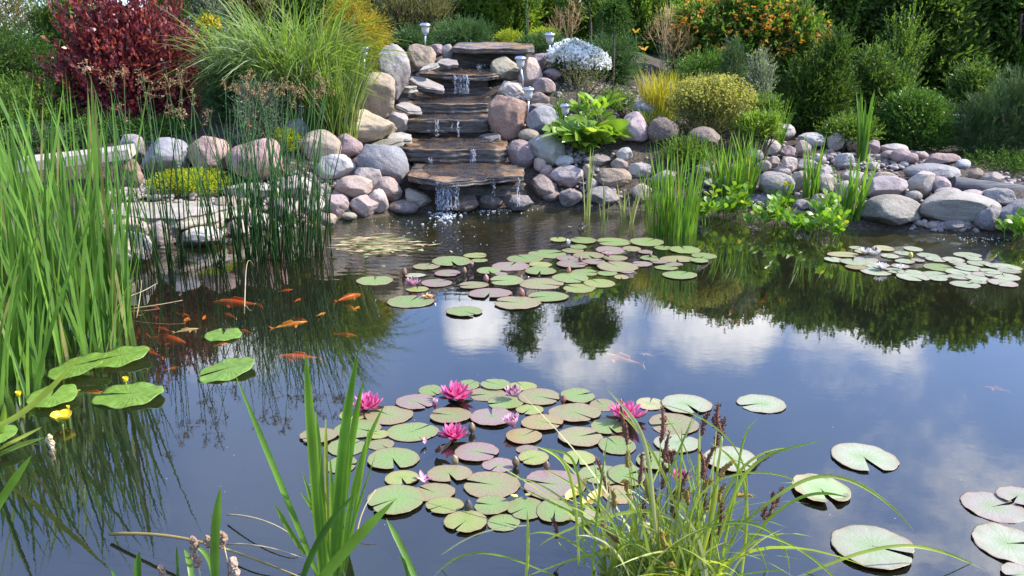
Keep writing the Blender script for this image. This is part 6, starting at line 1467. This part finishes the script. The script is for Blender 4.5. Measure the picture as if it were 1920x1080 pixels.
koi(520, 520, 548, 516, .08, K_RD, 'faint red koi at the foot of the dense rushes', .04, 1.1)
koi(300, 640, 335, 634, .13, K_OR, 'very dim orange koi below the pale cream one', .04, 1.2)
koi(640, 540, 668, 552, .09, K_OR, 'dim orange koi crossing under the red one near the lone pad', .04, 1.1)
koi(395, 606, 425, 600, .11, K_RD, 'dim red koi above the small rounded leaf', .04, 1.2)
# ---------------------------------------------------------------- foreground iris: blades placed one by one
def hand_plant(name, label, cat, blades_, Y, mat, base, part='leaves', extra=None, px2m=None):
    root = empty(name, base, label, cat); b = MB(); base = np.array(tuple(base))
    for q, (pts, wpx) in enumerate(blades_):
        P = [on_Y(x, y, Y + (q % 5 - 2) * .035 + (k * .05 * ((q * 7) % 3 - 1))) for k, (x, y) in enumerate(pts)]
        V, F = ribbon(P, wpx * .8 * Y / FPX); b.add(np.asarray(V) - base, F)
    b.build(part, mat, root); return root
FI = [([(604, 1085), (586, 850), (573, 660)], 22), ([(624, 1085), (640, 860), (673, 652)], 24), ([(612, 1080), (601, 900), (592, 768)], 18), ([(630, 1085), (655, 860), (682, 712)], 17), ([(640, 1085), (668, 900), (722, 757)], 15),
      ([(596, 1080), (525, 905), (440, 700)], 15), ([(572, 1040), (540, 990), (516, 945)], 12), ([(602, 1080), (590, 970), (566, 885)], 11), ([(617, 1080), (612, 890), (611, 782)], 10), ([(645, 1085), (672, 920), (692, 800)], 10), ([(625, 1085), (600, 985), (562, 923)], 11),
      ([(600, 1080), (598, 960), (604, 830)], 9), ([(634, 1080), (645, 950), (656, 815)], 10), ([(627, 1080), (631, 940), (640, 822)], 10), ([(618, 1085), (622, 960), (618, 850)], 12), ([(612, 1085), (607, 1000), (598, 900)], 12), ([(640, 1085), (652, 1000), (666, 895)], 9), ([(610, 1085), (640, 900), (660, 770)], 7), ([(638, 1085), (660, 990), (705, 850)], 7)]
b0 = on_z(618, 1060)
rt = hand_plant('foreground_iris', 'iris clump with upright bright blades in the near water', 'iris', FI, 2.22, L_IRIS, b0)
hand_plant('foreground_iris', 'broad iris leaves arching up at the lower edge of the near clump', 'iris', [([(585, 1110), (650, 1030), (742, 936)], 27), ([(560, 1110), (600, 1010), (667, 925)], 17), ([(790, 1110), (755, 1030), (724, 972)], 17), ([(770, 1110), (760, 1060), (748, 1045)], 9)], 2.05, L_CAT, on_z(640, 1120))
hand_plant('foreground_iris', 'few dark iris leaves rising from the near bank with dried pods', 'iris', [([(405, 1120), (403, 1010), (414, 914)], 22), ([(262, 1120), (258, 1070), (262, 1034)], 18), ([(362, 1120), (356, 1060), (345, 1030)], 15), ([(334, 1120), (333, 1060), (331, 1024)], 7), ([(400, 1110), (392, 1050), (360, 1022)], 12), ([(220, 1120), (216, 1085), (205, 1064)], 7)], 2.05, L_CAT, on_z(380, 1130))
hand_plant('foreground_iris', 'iris leaf leaning in from the left edge', 'iris', [([(-40, 1010), (10, 925), (60, 853)], 20), ([(-30, 950), (-6, 900), (3, 890)], 10)], 2.3, L_CAT, on_z(-40, 1060))
hand_plant('foreground_iris', 'slanting iris leaf and stalk crossing the spatterdock leaves', 'iris', [([(-10, 800), (62, 758), (152, 664)], 14), ([(-20, 862), (30, 838), (85, 820)], 11), ([(-20, 850), (30, 825), (80, 800)], 9), ([(-10, 850), (4, 800), (8, 755)], 14)], 3.0, L_SEDG, on_z(-40, 900))
# spent pale flowers and dried pods
def pod(px, py, s, label, Y=2.05, col=(.27, .17, .11)):
    p = on_Y(px, py, Y); k = Y / FPX * s; r = np.random.default_rng(int(px * 3 + py)); root = empty('dried_pod', p, label, 'seed pod'); b = MB()
    for q in range(3):
        V = ICO3[0] * np.array([.42, .42, .55]) * k; V = V + nrm(V) * (wobble(nrm(V), r, k * .10, 2, 9)[:, None]); b.add(V + np.array([r.normal() * k * .15, 0, (q - 1) * k * .55]), [ICO3[1]])
    b.build('husk', plain('dried_husk', col, .8, var=.4, scale=150, bump=.5), root)
    MB().add(*tube([(0, 0, -k * .8), (.004, .0, -k * 2.5), (.0, .01, -k * 6)], .0022, 5)).build('stalk', STRAW, root)
pod(366, 1020, 17, 'dried pod, upper one left of the dark iris leaf'); pod(370, 1050, 17, 'dried pod, lower one left of the dark iris leaf'); pod(390, 1016, 14, 'small dried pod touching the dark iris leaf'); pod(419, 1012, 19, 'dried pod just right of the dark iris leaf'); pod(438, 1064, 24, 'largest dried pod at the lower edge', col=(.36, .26, .19)); pod(302, 1072, 15, 'dried pod at the lower edge, leftmost')
pod(94, 826, 13, 'withered pale flower end on the slanting stalk', 3.0, (.45, .38, .22)); pod(99, 843, 9, 'tiny withered bit hanging below the slanting stalk', 3.0, (.60, .48, .40))
straw('reddish dead leaf stalk bending low over the near water', [(205, 1001, .02), (300, 1003, .06), (380, 1018, .08), (470, 1045, .05), (570, 1085, -.01)], .012, leafmat('dying_leaf', (.28, .17, .06), (.36, .30, .10), .2), 'dead_reed')
straw('thin dry stalk left of the near iris clump, upper one', [(425, 965, .02), (480, 972, .05), (530, 992, .05), (562, 1020, .02)], .006)
straw('thin dry stalk left of the near iris clump, lower one', [(425, 1020, .03), (500, 1026, .05), (575, 1050, .02)], .006)
straw('pale dry blade right of the near iris clump', [(668, 1010, .0), (680, 960, .06), (705, 918, .1)], .007)
# ---------------------------------------------------------------- sedge with dark flower spikes
SB_ = on_z(1240, 1075); root = empty('sedge', SB_, 'big sedge tussock with dark brown flower spikes at the near edge', 'sedge'); base = np.array(tuple(SB_)); r = np.random.default_rng(701)
b = MB(); n = 215
a = r.uniform(0, 6.283, n); q = np.sqrt(r.random(n)); B = np.stack([q * np.cos(a) * .19, q * np.sin(a) * .12, np.full(n, -.08)], -1)
az = np.where(r.random(n) < .5, r.normal(size=n) * .7, math.pi + r.normal(size=n) * .7)
L = r.uniform(.16, .56, n); V, F, C = blades(B, az, np.abs(r.normal(size=n)) * .38, L, r.uniform(.009, .016, n), r.uniform(0, .6, n), r, 11, 1.6, .5, .35); b.add(V, F)
HB_ = [([(1345, 1020), (1387, 907), (1443, 853), (1552, 825)], 10), ([(1360, 1000), (1380, 907), (1393, 830), (1422, 785)], 8), ([(1370, 1000), (1480, 915), (1560, 893), (1640, 925), (1716, 1000)], 12), ([(1380, 1050), (1470, 950), (1540, 925), (1590, 932)], 10), ([(1480, 1090), (1640, 1030), (1750, 1030), (1860, 1075)], 12), ([(1400, 1000), (1480, 1020), (1540, 1060), (1570, 1090)], 8), ([(1085, 1060), (1075, 920), (1050, 860), (1003, 836)], 11), ([(1095, 1060), (1085, 900), (1060, 850), (1012, 838)], 9),
       ([(1373, 1080), (1260, 973), (1180, 960), (1087, 985), (1005, 1030)], 12), ([(1330, 1090), (1200, 1040), (1100, 1042), (975, 1085)], 11), ([(1250, 1060), (1150, 1000), (1060, 955), (962, 905)], 8), ([(1190, 1080), (1110, 990), (1040, 925), (955, 893)], 7), ([(985, 1090), (990, 1030), (988, 955)], 12), ([(1040, 1080), (930, 1040), (860, 1045), (805, 1090)], 7), ([(990, 985), (900, 1000), (850, 1025), (826, 1040)], 5), ([(1230, 1000), (1215, 860), (1190, 790), (1137, 728)], 13), ([(1290, 1040), (1240, 880), (1190, 800), (1160, 770)], 9), ([(1260, 1040), (1275, 900), (1278, 800)], 8), ([(1310, 1040), (1310, 900), (1312, 800)], 11), ([(1320, 1040), (1300, 880), (1225, 755)], 5), ([(1355, 1050), (1400, 900), (1340, 800), (1220, 756)], 5), ([(1300, 1060), (1340, 905), (1460, 890), (1462, 905)], 6),
       ([(1330, 1060), (1350, 950), (1400, 870), (1480, 840)], 10), ([(1390, 1080), (1400, 960), (1385, 880), (1330, 830)], 12), ([(1350, 1080), (1370, 960), (1392, 905)], 11), ([(1110, 1090), (1120, 960), (1140, 815)], 8), ([(1160, 1080), (1150, 980), (1075, 910), (1020, 880)], 7), ([(1250, 1080), (1300, 1000), (1420, 985), (1480, 1090)], 10), ([(1290, 1080), (1330, 980), (1400, 1000), (1440, 1085)], 9), ([(1150, 1090), (1060, 1010), (985, 1005)], 8), ([(1340, 1085), (1425, 1072), (1475, 1070)], 5), ([(1250, 900), (1275, 840), (1300, 780)], 7), ([(1300, 1085), (1335, 965), (1345, 860)], 16), ([(1240, 1085), (1230, 985), (1205, 860)], 14), ([(1200, 1085), (1190, 985), (1170, 900)], 12)]
for k, (pts, wpx) in enumerate(HB_):
    Yb = 2.12; P = [on_Y(x, y, Yb + (k % 5 - 2) * .03 + .02 * j * ((k * 5) % 3 - 1)) for j, (x, y) in enumerate(pts)]
    V, F = ribbon(P, wpx * .62 * Yb / FPX, sub=24); b.add(np.asarray(V) - base, F)
b.build('leaves', L_SEDG, root)
SPK = [(845,120,835,330,1),(1165,110,1182,290,1),(1105,170,1065,290,1),(1145,350,1080,540,1),(885,280,885,430,1),(480,420,545,610,1),(730,400,715,560,1),(845,440,840,590,1),(1460,385,1280,530,1),(1530,580,1430,780,1),(610,90,640,300,1),(915,380,900,450,1),(1060,380,1070,530,1),(990,500,930,650,1),(910,640,915,770,1),(1090,560,1080,690,1),(745,640,750,760,1),(225,760,250,870,1),(505,790,600,890,1),(1180,670,1160,850,1),(1110,850,1095,920,1),(1140,190,1175,270,1),(1190,200,1185,300,1),(1160,290,1150,360,1),(640,230,650,340,1),(860,390,880,440,1),(1465,625,1470,700,1),(1435,690,1440,760,1),(765,390,768,470,1),(800,600,810,680,1),
       (1240,445,1170,540,0),(565,600,570,700,0),(985,590,990,680,0),(1200,570,1180,680,0),(1120,680,1050,730,0),(1350,630,1240,635,0),(840,840,865,930,0),(1160,1005,1040,1050,0),(620,550,640,600,0),(655,380,660,470,0),(500,945,570,935,0),(570,1010,620,1040,0),(870,1020,915,1020,0),(750,560,770,640,0),(1120,540,1070,590,0),(880,930,940,910,0)]
M_DS = plain('dark_spike', (.24, .10, .06), .8, var=.5, scale=400, bump=.8); M_GS = plain('golden_spike', (.42, .27, .06), .8, var=.45, scale=400, bump=.8)
st = MB()
for k, (x0, y0, x1, y1, dk) in enumerate(SPK):
    px0, py0, px1, py1 = 960 + x0 / 3, 720 + y0 / 3, 960 + x1 / 3, 720 + y1 / 3; Yb = 2.10 + (k % 6) * .035
    tp, bt = np.array(on_Y(px0, py0, Yb)) - base, np.array(on_Y(px1, py1, Yb)) - base
    n = 20; q = np.linspace(0, 1, n); C = bt + (tp - bt) * q[:, None]; mid = np.sin(q * math.pi)[:, None] * r.normal(size=3) * .005; C = C + mid
    w = (.0054 if dk else .0066) * np.sin(np.clip(q * .9 + .08, 0, 1) * math.pi) ** .45 * (1 + .16 * np.sin(q * 60))
    sb = MB().add(*tube(C, np.maximum(w, .0008), 9))
    m_ = 110; i = r.integers(1, n - 1, m_); P = C[i] + r.normal(size=(m_, 3)) * .0022; ax = nrm((tp - bt)[None] + 0 * P); d = nrm(ax * .9 + nrm(r.normal(size=(m_, 3))) * .8)
    sb.add(*leaf_quads(P, d, .011, .0045, r, .1)); sb.build('flower_spike', M_DS if dk else M_GS, root)
    rt_ = np.array([bt[0] * .55 + r.normal() * .02, r.normal() * .03, -.05]); c = bt + (bt - tp) * .5
    tt = np.linspace(0, 1, 8)[:, None]; S = rt_ * (1 - tt) ** 2 + 2 * c * tt * (1 - tt) + bt * tt ** 2; st.add(*tube(S, .0014, 4))
st.build('stems', L_SEDG, root)
